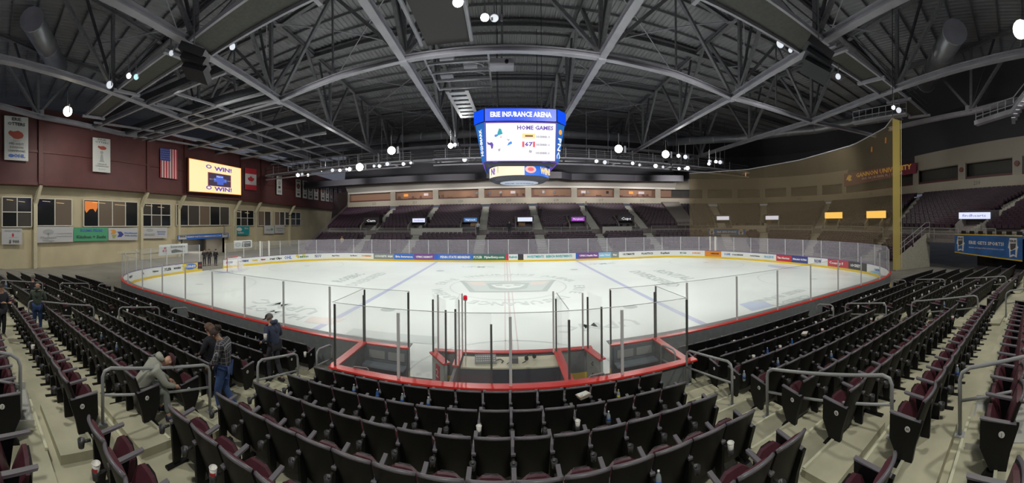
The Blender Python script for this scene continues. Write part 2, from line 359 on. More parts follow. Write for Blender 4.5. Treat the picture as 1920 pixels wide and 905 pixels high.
def wave(t0, t1, m_, z0, z1):   # painted wave or disc shapes on the ads
    a, d, n_ = rink.at(t0); b = rink.at(t1)[0]; a = a-n_*.015; b = b-n_*.015
    MB().poly([a+Vector((0, 0, z0)), b+Vector((0, 0, z0)), b.lerp(a, .3)+Vector((0, 0, z1)), a.lerp(b, .3)+Vector((0, 0, z1*.9+z0*.1))]).build('ad_figure', m_, boards)
wave(*[rink.find(q) for q in (1629, 1655)], lbl, .26, .42)
for q in (557, 569):
    p, d, n_ = rink.at(rink.find(q)); p = p-n_*.016+Vector((0, 0, .68))
    MB().poly([p+d*.2*math.cos(k*PI/8)+Vector((0, 0, .14*math.sin(k*PI/8))) for k in range(16)]).build('ad_figure', yl, boards)
p, d, n_ = rink.at(rink.find(357)); p = p-n_*.012+Vector((0, 0, .54))
MB().poly([p+d*.75*math.cos(k*PI/8)+Vector((0, 0, .26*math.sin(k*PI/8))) for k in range(16)]).build('ad_figure', blu, boards)
# near-side panels: grey backs toward the seats
GAPL = (rink.nearest_x(-2.13, False), rink.nearest_x(-2.83, False)); t_lo, t_hi = rink.find(206), rink.find(1659.5)
GAPR = (rink.nearest_x(2.68, False), rink.nearest_x(2.12, False))
def run(t0, t1, step, fn):
    n = max(1, round((t1-t0)/step))
    for i in range(n): fn(t0+(t1-t0)*i/n, t0+(t1-t0)*(i+1)/n)
run(0, GAPL[0], 1.1, lambda a, b: board(a, b, W_, True)); run(GAPL[1], t_lo, 1.9, lambda a, b: board(a, b, W_, True))
run(t_hi, GAPR[0], 1.9, lambda a, b: board(a, b, W_, True)); run(GAPR[1], rink.len, 1.1, lambda a, b: board(a, b, W_, True))
DOOR = (rink.find(379), rink.find(418))
for a, b in ((0, GAPL[0]), (GAPL[1], DOOR[0]), (DOOR[1], GAPR[0]), (GAPR[1], rink.len)):
    ribbon(rink, a, b, [(-.01, .02), (-.01, .21), (.10, .21), (.10, .02)]).build('kick_strip', yellow, boards)
    # outside footing board, dark, visible below the panels on the seat side
for a, b, m_ in ((0, GAPL[0], red), (GAPL[1], TBL+.6, red), (TBL+.6, DOOR[0], purple), (DOOR[1], TBR-.8, purple), (TBR-.8, GAPR[0], red), (GAPR[1], rink.len, red)):
    ribbon(rink, a, b, [(-.02, ZT-.03), (-.02, ZT), (.15, ZT), (.15, ZT-.03)]).build('cap_rail', m_, boards, label=('red cap rail' if m_ is red else 'purple cap rail'))
for a, b in ((GAPL[1], TBL-1), (TBR+1, GAPR[0])):
    ribbon(rink, a, b, [(-.30, ZT-.05), (-.30, ZT-.02), (-.02, ZT-.02), (-.02, ZT-.05)]).build('inner_shelf', mat('shelf_grey', (.3, .31, .31), .5), boards)
    ribbon(rink, a, b, [(.11, .0), (.11, .84), (.16, .84), (.16, .0)]).build('skirt', greywall, boards)
# red joints of the outer skirts
# glass ---------------------------------------------------------------------
shield = thing('glass_shield', 'clear acrylic panes on grey posts standing on the rink boards', 'rink glass', kind='structure')
far_glass = see_through('scuffed_far_glass', (.50, .47, .53), .24, gloss=0); corner_glass = see_through('clear_corner_glass', (.5, .5, .5), .12, gloss=0)
post_m = mat('glass_post_grey', (.62, .63, .63), .4); post_d = mat('glass_post_dark', (.06, .065, .06), .4)
def pane(a, b, z0, z1, m_, parent, t=.012):
    a, b = Vector(a), Vector(b); d = (b-a); d.z = 0; n_ = Vector((-d.y, d.x, 0)).normalized()*t/2; u0, u1 = Vector((0, 0, z0)), Vector((0, 0, z1))
    return MB().hexa([a-n_+u0, b-n_+u0, b+n_+u0, a+n_+u0, a-n_+u1, b-n_+u1, b+n_+u1, a+n_+u1]).build('glass_pane', m_, parent)
def gpost(p, z0, z1, w, m_, parent, d=None):
    p = Vector(p); mb = MB(); rot = None
    if d is not None: rot = Matrix.Rotation(math.atan2(d.y, d.x), 3, 'Z')
    mb.box((p.x, p.y, (z0+z1)/2), (w, w*.8, z1-z0), rot)
    return mb.build('glass_post', m_, parent)
trim_m = mat('pane_edge', (.5, .52, .52), .3)
def glassrun(t0, t1, step, gm, w, z1=ZG, first=True, last=True, pm=post_m):
    n = max(1, round((t1-t0)/step)); pts = [rink.at(t0+(t1-t0)*i/n, .05) for i in range(n+1)]
    for i in range(n):
        a, b = pts[i][0], pts[i+1][0]; pane(a, b, ZT, z1, gm, shield)
        MB().beam(a+Vector((0, 0, z1)), b+Vector((0, 0, z1)), .012, .012).build('pane_trim', trim_m, shield)
    for i, (p, d, _) in enumerate(pts):
        if (i or first) and (i < n or last): gpost(p, ZT-.02, z1-.04 if gm is glass else z1, w, pm, shield, d)
tL0 = rink.nearest_x(-5.38, False); tR0 = rink.nearest_x(5.22, False)
glassrun(tL0, TBL-.5, 1.86, glass, .055); glassrun(TBL-.5, DOOR[0]-.3, 2.0, corner_glass, .06)
glassrun(DOOR[1]+.3, rink.find(560), 2.15, corner_glass, .05, last=False); glassrun(rink.find(560), TBR+.4, 2.15, far_glass, .05); glassrun(TBR+.4, tR0, 1.86, glass, .055)
glassrun(GAPL[1]+.02, rink.nearest_x(-4.25, False), 2, glass, .045, pm=post_d); glassrun(rink.nearest_x(4.1, False), GAPR[0]-.02, 2, glass, .045, pm=post_d)
glassrun(rink.nearest_x(-4.25, False), tL0, 2, glass, .04, first=False, last=False); glassrun(tR0, rink.nearest_x(4.1, False), 2, glass, .04, first=False, last=False)
for px in (1331, 1340.5, 488, 504.5): p, d, n_ = rink.at(rink.find(px), .06); gpost(p, ZT, ZG+.05, .14, mat('bright_post', (.75, .73, .66), .4), shield, d)
# penalty boxes and timekeeper's bench -----------------------------------------
yb = -15.22; yf = -13.42
box = thing('penalty_box', 'grey penalty boxes and timekeeper bench with red caps behind near boards', 'penalty box')
def P(name, mb, m_, parent=box, **k): return mb.build(name, m_, parent, **k)
P('back_wall', MB().box((0, yb, .43), (8.3, .10, .86)), greywall)
P('back_ledge', MB().box((0, yb-.17, .10), (8.5, .25, .2)), mat('ledge_grey', (.25, .27, .27), .6))
P('cap_rail', MB().box((0, yb-.02, ZT+.01), (8.56, .2, .04)), red, label='red cap rail')
P('cap_rail', MB().box((0, yb+.12, ZT-.005), (8.3, .05, .03)), mat('dark_red_cap', (.42, .03, .03), .4))
for x in (-4.22, 4.05):
    P('side_wall', MB().box((x, (yb+yf)/2, .43), (.08, 1.7, .86)), greywall)
    P('cap_rail', MB().box((x, (yb+yf)/2, ZT+.01), (.2, 1.78, .035)), red)
for x in (-1.42, 1.16):
    P('divider', MB().box((x, (yb+yf)/2, .43), (.07, 1.7, .86)), greywall)
P('cap_rail', MB().box((1.16, (yb+yf)/2, ZT+.01), (.2, 1.75, .035)), red); P('cap_rail', MB().box((-1.42, yf-.45, ZT+.01), (.16, .85, .035)), red)
P('floor_mat', MB().box((-2.85, -14.3, .05), (2.7, 1.7, .06)), mat('rubber_grey', (.13, .14, .14), .8)); P('floor_mat', MB().box((2.6, -14.3, .05), (2.8, 1.7, .06)), mat('rubber_grey', (.1, .1, .1)))
P('floor_mat', MB().box((-.13, -14.3, .05), (2.5, 1.7, .06)), black)
for x0, x1 in ((-4.1, -2.9), (2.75, 3.95)):      # grey inner lining with two inset panels and a bench each
    P('lining', MB().box(((x0+x1)/2, yf-.05, .42), (x1-x0, .05, .82)), mat('lining_grey', (.14, .16, .18), .6))
    for k in (0, 1): P('inset_panel', MB().box((x0+.33+.58*k, yf-.09, .63), (.48, .02, .22)), mat('inset_grey', (.3, .31, .30), .5))
    P('bench', MB().box(((x0+x1)/2, yf-.25, .40), (x1-x0, .3, .05)), mat('bench_grey', (.2, .24, .28), .6))
P('table', MB().box((-.1, -13.86, .80), (2.42, .66, .05)), cream, label='cream table top'); P('table_front', MB().box((-.1, -14.17, .42), (2.42, .05, .74)), mat('navy_cloth', (.02, .025, .045), .8))
P('bench', MB().box((-.85, -15.0, .42), (.75, .24, .06)), red, label='red bench'); P('bench', MB().box((-1.75, -15.02, .3), (.3, .2, .05)), red)
P('bench', MB().box((.4, -15.0, .38), (1.2, .3, .05)), black)
def leaf(a, b, name_lab, logo=None):
    d = thing('penalty_box_door', name_lab, 'door'); a, b = Vector(a), Vector(b); mid = (a+b)/2; v = b-a; rot = Matrix.Rotation(math.atan2(v.y, v.x), 3, 'Z')
    MB().box((mid.x, mid.y, .45), (v.length, .07, .82), rot).build('door_leaf', mat('leaf_white', (.5, .53, .5), .5), d)
    MB().box((mid.x, mid.y, ZT+.01), (v.length+.06, .2, .04), rot).build('cap_rail', red, d)
    pane(a, b, ZT, 2.44, glass, d); gpost(a, ZT, 2.3, .045, post_d, d); gpost(b, ZT, 2.2, .045, post_d, d)
    n_ = Vector((v.y, -v.x, 0)).normalized()
    if logo:
        MB().box((mid.x+n_.x*.05, mid.y+n_.y*.05, .5), (.22, .02, .42), rot).build('sign', rd, d)
        text(logo, .3, mid+n_*.065+Vector((0, 0, .5)), n_.cross(Vector((0, 0, 1)))*-1, (0, 0, 1), tw, d)
    else:
        for k in (.3, .6): MB().tube([mid+n_*.05+Vector((0, 0, k)), mid+n_*.1+Vector((0, 0, k+.05)), mid+n_*.05+Vector((0, 0, k+.1))], .012).build('latch', dark, d)
leaf((-2.13, -13.56, 0), (-1.67, -14.19, 0), 'open white penalty box door with red sign, left of timekeeper table', '2')
leaf((2.0, -13.5, 0), (2.17, -14.23, 0), 'open grey penalty box door right of timekeeper table')
# glass of the box: back line, sides, dividers
bx = [-4.16, -2.55, -.11, 2.35, 4.05]
for a, b in zip(bx, bx[1:]): pane((a, yb, 0), (b, yb, 0), ZT, 2.44, glass, box)
MB().beam((bx[0], yb, 2.44), (bx[-1], yb, 2.44), .012, .012).build('pane_trim', trim_m, box)
for i, x in enumerate(bx): gpost((x, yb, 0), ZT, 2.36 if 0 < i < 4 else 2.40, .06 if 0 < i < 4 else .045, post_m if 0 < i < 4 else post_d, box)
for x in (-4.22, 4.05):
    pane((x, yb, 0), (x, yf, 0), ZT, 2.44, glass, box); gpost((x, yf, 0), ZT, 2.25, .045, post_d, box)
    MB().beam((x, yb, 2.44), (x, yf, 2.44), .012, .012).build('pane_trim', trim_m, box)
pane((1.16, -15.1, 0), (1.16, yf, 0), ZT, 2.44, glass, box); gpost((1.17, -15.08, 0), ZT, 2.2, .05, post_d, box); gpost((1.13, -13.5, 0), ZT, 2.3, .04, post_d, box); gpost((1.06, -13.5, 0), ZT, 2.5, .045, post_m, box)
MB().beam((1.16, -15.1, 2.44), (1.16, yf, 2.44), .012, .012).build('pane_trim', trim_m, box)
pane((-1.42, -14.25, 0), (-1.42, yf, 0), ZT, 2.44, glass, box); gpost((-1.42, -14.25, 0), ZT, 2.25, .045, post_d, box); gpost((-1.38, -13.9, 0), ZT, 2.4, .03, alu, box); gpost((-1.36, yf, 0), ZT, 2.45, .04, post_m, box)
pane((-1.42, -15.05, 0), (-.52, -15.05, 0), .45, 2.40, glass, box); gpost((-.52, -15.05, 0), .4, 2.15, .045, post_d, box)
for x in (-2.02, 1.88): gpost((x, yf, 0), ZT, 2.4, .045, post_m, box)
gpost((-2.87, yf+.1, 0), .1, ZG, .03, alu, box); gpost((2.7, yf+.1, 0), .1, ZG, .03, alu, box)
# goal light beside the timekeeper
g = thing('goal_lamp', 'red beacon lamp on a slim pole beside timekeeper table', 'lamp', (-1.26, -13.55, 0))
MB().tube([(0, 0, .85), (0, 0, 2.30)], .02).build('pole', alu, g); MB().lathe((0, 0, 2.30), [(.05, 0), (.06, .03), (.05, .03)], 12).build('base', alu, g)
MB().lathe((0, 0, 2.33), [(.055, 0), (.055, .07), (.035, .1), (.0, .1)], 12).build('beacon', mat('beacon_red', (.6, .01, .03), .2, emit=.5), g)
# things on the timekeeper's table
g = thing('scoring_console', 'grey scoreboard console on cream timekeeper table', 'console', (-.72, -13.85, .83), .1)
MB().hexa([(-.27, -.14, 0), (.27, -.14, 0), (.27, .14, 0), (-.27, .14, 0), (-.27, -.14, .04), (.27, -.14, .04), (.27, .14, .13), (-.27, .14, .13)]).build('body', mat('console_grey', (.3, .32, .33), .5), g)
mb = MB()
for i in range(9):
    for j in range(3): mb.box((-.22+.055*i, -.09+.07*j, .062+.023*j), (.035, .04, .012))
mb.build('keys', white, g, kind='stuff'); MB().tube([(.27, 0, .03), (.38, .08, .02), (.45, -.02, .01), (.4, -.12, .01)], .012).build('cable', black, g)
g = thing('radio', 'small dark box with antenna on timekeeper table', 'radio', (.02, -13.9, .83)); MB().box((0, 0, .06), (.16, .12, .12)).build('body', mat('radio_grey', (.12, .12, .13), .5), g); MB().tube([(-.06, 0, .1), (-.14, -.05, .03), (-.2, -.1, .01)], .008).build('wire', black, g)
g = thing('headset', 'black headset microphone lying on timekeeper table', 'headset', (.42, -13.75, .83), .5)
MB().tube([(-.12+.12*(1-math.cos(a)), 0, .03+.13*math.sin(a)) for a in [PI*k/10 for k in range(11)]], .014).build('headband', black, g)
for x in (-.12, .12): MB().lathe((x, 0, .06), [(.05, -.03), (.06, 0), (.05, .03)], 12, axis=Matrix.Rotation(PI/2, 3, 'Y')).build('ear_cup', black, g)
MB().tube([(-.12, 0, .05), (-.2, -.08, .03), (-.3, -.1, .02)], .01).build('microphone', black, g)
for x, lab in ((-3.6, 'black folding chair inside the left penalty box'), (1.75, 'black folding chair inside the right penalty box')):
    g = thing('folding_chair', lab, 'chair', (x, -14.85, .08), .2)
    MB().box((0, 0, .42), (.4, .38, .04)).build('seat', black, g); MB().box((0, -.2, .7), (.4, .03, .22)).build('backrest', black, g)
    for s_ in (-1, 1):
        MB().tube([(.19*s_, -.22, .82), (.19*s_, -.17, .45), (.19*s_, .15, 0)], .012).build('leg', alu, g); MB().tube([(.19*s_, .12, .42), (.19*s_, -.22, 0)], .012).build('leg', alu, g)
    MB().tube([(-.19, -.22, .82), (-.15, -.23, .86), (.15, -.23, .86), (.19, -.22, .82)], .012).build('back_rail', alu, g)
# goal pushed off beside the rink door
g = thing('hockey_goal', 'red framed hockey goal with white net beside the ice entrance', 'goal', at(436, 507, Z=.03), PI*.58)
mb = MB(); mb.tube([(-.92, 0, 0), (-.92, 0, 1.2), (-.86, 0, 1.24), (.86, 0, 1.24), (.92, 0, 1.2), (.92, 0, 0)], .035); mb.build('goal_frame', rd, g)
mb = MB(); mb.tube([(-.9, 0, .03), (-1.0, -.7, .03), (-.6, -1.1, .03), (.6, -1.1, .03), (1.0, -.7, .03), (.9, 0, .03)], .03); mb.tube([(-.86, 0, 1.22), (-.7, -.5, 1.2), (.7, -.5, 1.2), (.86, 0, 1.22)], .02); mb.tube([(0, -.5, 1.2), (0, -1.1, .03)], .02); mb.build('base_frame', white, g)
ng = see_through('goal_net', (.85, .85, .85), .35, gloss=0); mb = MB()
mb.sheet([[(-.9, 0, 1.2), (-.9, 0, .05)], [(-.7, -.5, 1.2), (-1.0, -.7, .05)], [(-.4, -.52, 1.2), (-.6, -1.1, .05)], [(.4, -.52, 1.2), (.6, -1.1, .05)], [(.7, -.5, 1.2), (1.0, -.7, .05)], [(.9, 0, 1.2), (.9, 0, .05)]]); mb.poly([(-.9, 0, 1.2), (-.7, -.5, 1.2), (.7, -.5, 1.2), (.9, 0, 1.2)]); mb.build('netting', ng, g)
# ================================================================ NEAR STANDS
def rowz(k): return -.05+.2*(k-1)
def gz(u): return 1-max(0, min(.66, .045*(abs(u)-4.3)))      # the blocks flatten toward their ends
def rowv(k): return -14.12-.955*(k-1)-.17*max(0, k-7)            # back of the seats of row k (unwarped)
CEN = (-4.25, 2.95); A1, A2, A3 = (2.95, 4.45), (10.4, 11.9), (18.2, 19.7)
BL = [('middle block', None), ('block right of the middle', (4.45, 10.35)), ('second block right of the middle', (11.9, 18.1)), ('third block right of the middle', (19.7, 26)),
      ('block left of the middle', (-5.75, -11.65)), ('second block left of the middle', (-13.15, -19.35)), ('third block left of the middle', (-20.9, -26.5))]
def edge(x, k):      # the aisles beside the middle block narrow towards the back
    if abs(x) == 4.45: return x-.19*max(0, k-3)
    if x == -5.75: return x+.21*max(0, k-3)
    return x
# terraces: one step per row, front rows 1 and 2 only beside the penalty boxes
stand = thing('seating_terrace', 'concrete stepped terrace under the near seats', 'terrace', kind='structure')
def tread(u0, u1, v0, v1, z0, z1, m_=concrete, name='step', parent=stand, n=None):
    n = n or max(1, int(abs(u1-u0)/1.5)); rows = []
    for i in range(n+1):
        u = u0+(u1-u0)*i/n; q = gz(u); rows.append([wp(u, v0, z0*q), wp(u, v1, z0*q), wp(u, v1, z1*q), wp(u, v0, z1*q), wp(u, v0, z0*q)])
    mb = MB().sheet(rows); mb.f += [(0, 1, 2, 3), tuple((len(rows)-1)*5+j for j in (3, 2, 1, 0))]; mb.mi += [0, 0]
    return mb.build(name, m_, parent)
for k in range(1, 12):
    f, b = rowv(k)+.76, rowv(k)-.195
    for u0, u1 in (((-26.5, 26.5),) if k > 2 else ((-26.5, -4.6), (4.45, 26.5))):
        if k == 3: f = -15.35 if u0 == -26.5 and u1 == 26.5 else f
        tread(u0, u1, f+(0 if k != 3 else 0), b-.2, -.08, rowz(k))
nose = mat('nosing_pale', (.62, .62, .46), .5)
for j, (a, b) in enumerate((A1, (-5.75, -4.25), A2, (-13.15, -11.65), A3, (-20.9, -19.35))):
    st = thing('aisle_steps', 'concrete aisle steps with pale nosing strips, '+['right of the middle block', 'left of the middle block', 'second aisle on the right', 'second aisle on the left', 'third aisle on the right', 'third aisle on the left'][j], 'steps', kind='structure')
    for k in range(1, 11):
        if k < 3 and False: continue
        f = rowv(k)+.76
        a_, b_ = (a, b)
        tread(a_+.04, b_-.04, f-.48-.0, f-.96, rowz(k)-.05, rowz(k)+.1, name='step', parent=st, n=2)
        for v, z in ((f, rowz(k)), (f-.48, rowz(k)+.1)):
            tread(a_+.06, b_-.06, v+.008, v-.03, z-.02, z+.012, nose, 'nosing', st, n=2)
# seat -------------------------------------------------------------------
rim_highlight = mat('seat_rim_highlight', (.14, .13, .15), .35); arm_m = mat('armrest_grey', (.16, .15, .17), .38)  # back rim coloured lighter to stand for light along its top edge
badge_m = mat('badge_white', (.75, .75, .72), .4); vin2 = mat('maroon_pad', (.085, .025, .036), .4, var=.12, scale=8)
SW = .485
def grid(fn, nx, nz): return [[fn(i/nx, j/nz) for i in range(nx+1)] for j in range(nz+1)]
def slab(front, back, nx, nz, mi=0):
    mb = MB(); a, b = grid(front, nx, nz), grid(back, nx, nz); mb.sheet(a, mi); mb.sheet([r[::-1] for r in b], mi)
    for j in range(nz): mb.add([a[j][0], a[j+1][0], b[j+1][0], b[j][0]], [(0, 1, 2, 3)], mi); mb.add([a[j][nx], a[j+1][nx], b[j+1][nx], b[j][nx]], [(3, 2, 1, 0)], mi)
    for i in range(nx): mb.add([a[nz][i], a[nz][i+1], b[nz][i+1], b[nz][i]], [(0, 1, 2, 3)], mi); mb.add([a[0][i], a[0][i+1], b[0][i+1], b[0][i]], [(3, 2, 1, 0)], mi)
    return mb
def backpt(s, t, off=0., x1=.5, drop=0.):        # the seat back's curved surface; +y faces the ice
    x = (s-.5)*SW*.965*x1*2; wrap = .05*(abs(s-.5)*2)**2.2
    y = .13-.20*t-.03*t*t+wrap+off; z = .20+(.64-drop)*t+(.028*(1-(abs(s-.5)*2)**2.5))*t
    return (x, y, z)
seat_parts = {}
seat_parts['backrest'] = slab(lambda s, t: backpt(s, t, .0), lambda s, t: backpt(s, t, -.035), 6, 4).mesh('backrest', black, True)
mb = MB(); top = [backpt(i/8, 1, -.017) for i in range(9)]; mb.tube([(x, y, z) for x, y, z in top], .021, 6)
seat_parts['lit_rim'] = mb.mesh('lit_rim', rim_highlight, True)
seat_parts['back_pad'] = slab(lambda s, t: backpt(.06+.88*s, .12+.83*t, .055-.035*(abs(s-.5)*2)**4), lambda s, t: backpt(.06+.88*s, .12+.83*t, .0), 4, 4).mesh('back_pad', vin2, True)
def cush(s, t, o):     # tipped-up seat cushion standing nearly upright
    q = 1-(abs(s-.5)*2)**4*.25; x = (s-.5)*.41; z = .28+.345*t*q; y = .17+.105*t+o*(1-.5*(abs(t-.5)*2)**4)*q
    return (x, y, z)
seat_parts['seat_cushion'] = slab(lambda s, t: cush(s, t, .075), lambda s, t: cush(s, t, -.02), 4, 4).mesh('seat_cushion', maroon, True)
seat_parts['seat_pan'] = slab(lambda s, t: cush(s, t, .115), lambda s, t: cush(s, t, .07), 3, 3).mesh('seat_pan', black, True)
mb = MB().hexa([(-.028, -.02, .575), (.028, -.02, .575), (.028, .36, .635), (-.028, .36, .635), (-.03, -.03, .605), (.03, -.03, .605), (.026, .37, .66), (-.026, .37, .66)])
seat_parts['armrest'] = mb.mesh('armrest', arm_m)
mb = MB().hexa([(-.02, .02, .0), (.02, .02, .0), (.02, .12, .0), (-.02, .12, .0), (-.02, -.02, .6), (.02, -.02, .6), (.02, .2, .6), (-.02, .2, .6)]); mb.box((0, .08, .015), (.07, .34, .03))
seat_parts['standard'] = mb.mesh('standard', black)
mb = MB().lathe((0, -.155, .50), [(.030, 0), (.040, .09), (.046, .09), (.035, 0)], 10); mb.box((0, -.09, .56), (.03, .09, .02))
seat_parts['cup_holder'] = mb.mesh('cup_holder', mat('cup_holder_grey', (.05, .05, .055), .4), True)
mb = MB().hexa([(-.03, .04, .30), (.03, .04, .30), (.03, .37, .34), (-.03, .37, .34), (-.03, -.06, .6), (.03, -.06, .6), (.03, .36, .64), (-.03, .36, .64)])
mb.hexa([(-.03, .08, .10), (.03, .08, .10), (.03, .26, .10), (-.03, .26, .10), (-.03, .04, .30), (.03, .04, .30), (.03, .37, .34), (-.03, .37, .34)])
mb.hexa([(-.025, .1, .0), (.025, .1, .0), (.025, .24, .0), (-.025, .24, .0), (-.025, .08, .16), (.025, .08, .16), (.025, .22, .16), (-.025, .22, .16)]); mb.hexa([(-.045, -.02, 0), (.045, -.02, 0), (.045, .36, 0), (-.045, .36, 0), (-.045, .06, .05), (.045, .06, .05), (.045, .3, .08), (-.045, .3, .08)])
seat_parts['end_panel'] = mb.mesh('end_panel', black)
seat_parts['row_badge'] = MB().lathe((0, 0, 0), [(.034, 0), (.034, .008), (0, .008)], 14, axis=Matrix.Rotation(PI/2, 3, 'Y')).mesh('row_badge', badge_m)
ORDER = ['backrest', 'lit_rim', 'back_pad', 'seat_cushion', 'seat_pan', 'armrest', 'standard', 'cup_holder']
spots = []
for bi, (bn, rng) in enumerate(BL):
    for k in range(1, 10):
        if bi == 0 and k < 3: continue
        a, b = ((CEN[0]+.15*max(0, k-5), CEN[1]-.11*max(0, k-5)) if rng is None else (edge(rng[0], k), rng[1])); sg = 1 if b > a else -1
        n = int(round(abs(b-a)/.502)) if bi == 0 else int(abs(b-a)/.478)
        for i in range(n):
            u = a+sg*(i+.5)*abs(b-a)/n
            spots.append((bi, k, i, n, u, rowv(k)+.075, sg))
def vis(sp):
    p = wp(sp[4], sp[5], rowz(sp[1])*gz(sp[4])+.8); dx, dy = p.x-CX, p.y-CY
    if dy < -.3: return None
    az = math.atan2(dx, dy); r = math.hypot(dx, dy); px = PX0+F*az; py = PY0+F*(H-p.z)/r
    if px < -70 or px > 1990 or py > 985: return None
    return r
cand = sorted([(vis(s), s) for s in spots if vis(s) is not None], key=lambda q: q[0])
NEAR = 300; letters = {}
def heading(u, v): a, b = wp(u-.1, v), wp(u+.1, v); return math.atan2(b.y-a.y, b.x-a.x)
for idx, (r, (bi, k, i, n, u, v, sg)) in enumerate(cand[:NEAR]):
    where = BL[bi][0]; side = 'left end' if bi == 0 else 'aisle'
    lab = 'maroon tip-up seat, %s row, %s, %s from %s' % (ORD[k-1], where.replace(' of the middle', ' of middle'), ORD[i], side)
    s_ = thing('arena_seat', lab, 'seat', wp(u, v, rowz(k)*gz(u)), heading(u, v), 'folding seats of the near stands')
    for nm in ORDER:
        if nm in ('armrest', 'standard', 'cup_holder'):
            if i == 0 and bi: continue
            o = link(nm, seat_parts[nm], s_, (-SW/2*sg if bi else -SW/2-.004, 0, 0))
        else: link(nm, seat_parts[nm], s_)
    if i == n-1 or (i == 0 and bi):
        ends = [sg*SW/2] if i == n-1 else [-sg*SW/2]
        for x in ends:
            e_ = link('end_panel', seat_parts['end_panel'], s_, (x, 0, 0)); out = 1 if x > 0 else -1
            bdg = link('row_badge', seat_parts['row_badge'], s_, (x+out*.03, .13, .5)); 
            if out < 0: bdg.rotation_euler = (0, 0, PI)
            if r < 9:
                k_ = 'ABCDEFGHJK'[k-1]; letters.setdefault(k_, glyphs(k_, .05, tk))
                lo = link('row_letter', letters[k_], bdg); lo.matrix_local = Matrix(((0, 0, 1, .0095), (1, 0, 0, 0), (0, 1, 0, 0), (0, 0, 0, 1)))
            link('armrest', seat_parts['armrest'], s_, (x, 0, 0))
# the farther seats, joined
mb = MB()
far_mats = [black, rim_highlight, vin2, maroon, arm_m, badge_m]
src = [(seat_parts[n_], mi) for n_, mi in (('backrest', 0), ('lit_rim', 1), ('back_pad', 2), ('seat_cushion', 3), ('seat_pan', 0), ('armrest', 4))]
src = [([v.co.copy() for v in me.vertices], [tuple(p.vertices) for p in me.polygons], mi) for me, mi in src]
ep = ([v.co.copy() for v in seat_parts['end_panel'].vertices], [tuple(p.vertices) for p in seat_parts['end_panel'].polygons], 0)
for r, (bi, k, i, n, u, v, sg) in cand[NEAR:]:
    M = Matrix.Translation(wp(u, v, rowz(k)*gz(u))) @ Matrix.Rotation(heading(u, v), 4, 'Z')
    for vs_, fs_, mi in src: mb.add([M @ (q+Vector((-SW/2 if mi == 4 else 0, 0, 0))) for q in vs_], fs_, mi)
    if i in (0, n-1):
        x = (sg if i else -sg)*SW/2; mb.add([M @ (q+Vector((x, 0, 0))) for q in ep[0]], ep[1], 0)
        o_ = 1 if x > 0 else -1; mb.add([M @ Vector((x+o_*.04, .13+.034*math.cos(q), .5+.034*math.sin(q))) for q in [2*PI*j/10 for j in range(10)]], [tuple(range(10))], 5)
o = mb.build('distant_seats', far_mats, kind='stuff', label='rows of black and maroon folding seats in the far ends of the near stand', cat='seats')
# handrails -----------------------------------------------------------------
def rail(u, v0, v1, z0, z1, lab, hh=.86):
    g = thing('handrail', lab, 'handrail', group='grey aisle handrails')
    p0, p1 = wp(u, v0, z0), wp(u, v1, z1); up = Vector((0, 0, 1)); d = (p1-p0); c = d*min(.22, .14/d.length)
    MB().tube([p0+up*(-.02), p0+up*(hh-.14), p0+up*(hh-.05)+c*.25, p0+up*hh+c, p1+up*hh-c, p1+up*(hh-.05)-c*.25, p1+up*(hh-.14), p1-up*.02], .027, 10).build('top_rail', rail_m, g, True)
    MB().tube([p0+up*(hh*.52), p1+up*(hh*.52)], .022, 8).build('mid_rail', rail_m, g, True)
    for p in (p0, p1): MB().box((p.x, p.y, p.z+.006), (.13, .13, .012)).build('base_plate', rail_m, g)
RL = []
def rz(v): k = (rowv(1)+.76-v)/.955; return rowz(1)+.2*max(0, int(k))+(.1 if k-int(k) > .5 else 0)
for u, nm in ((3.98, 'first aisle on the right'), (-4.98, 'first aisle on the left'), (11.1, 'second aisle on the right'), (-11.9, 'second aisle on the left'), (18.9, 'third aisle on the right'), (-20.1, 'third aisle on the left')):
    for (v0, v1), w_ in zip(((-13.95, -14.75), (-15.3, -17.02), (-18.0, -20.35), (-21.3, -22.6)), ('at the rink edge', 'along the lower rows', 'along the upper rows', 'by the camera row')):
        if u < 0 and abs(u) < 6: v0 -= .3 if v0 < -15 else 0; 
        rail(u, v0, v1, rz(v0)*gz(u), rz(v1)*gz(u), 'grey tube handrail %s of the %s' % (w_, nm))
# aluminium step units by the camera
for u, lab in ((4.3, 'aluminium step platform at the right edge of the picture'), (-5.4, 'aluminium step platform at the left edge of the picture')):
    g = thing('step_platform', lab, 'step platform', wp(u, -21.95, 1.38))
    for j, (y, z) in enumerate(((.35, .12), (-.05, .27))):
        MB().box((0, y, z), (1.1, .38, .02)).build('tread', mat('tread_grey', (.42, .43, .40), .45, var=.1), g)
        MB().box((0, y+.19, z), (1.1, .03, .035)).build('nosing', alu, g); MB().box((0, y+.2, z-.07), (1.1, .01, .12)).build('riser', mat('riser_grey', (.3, .31, .29), .5), g)
    for x in (-.56, .56): MB().box((x, .15, .12), (.02, .8, .24)).build('side_plate', alu, g)
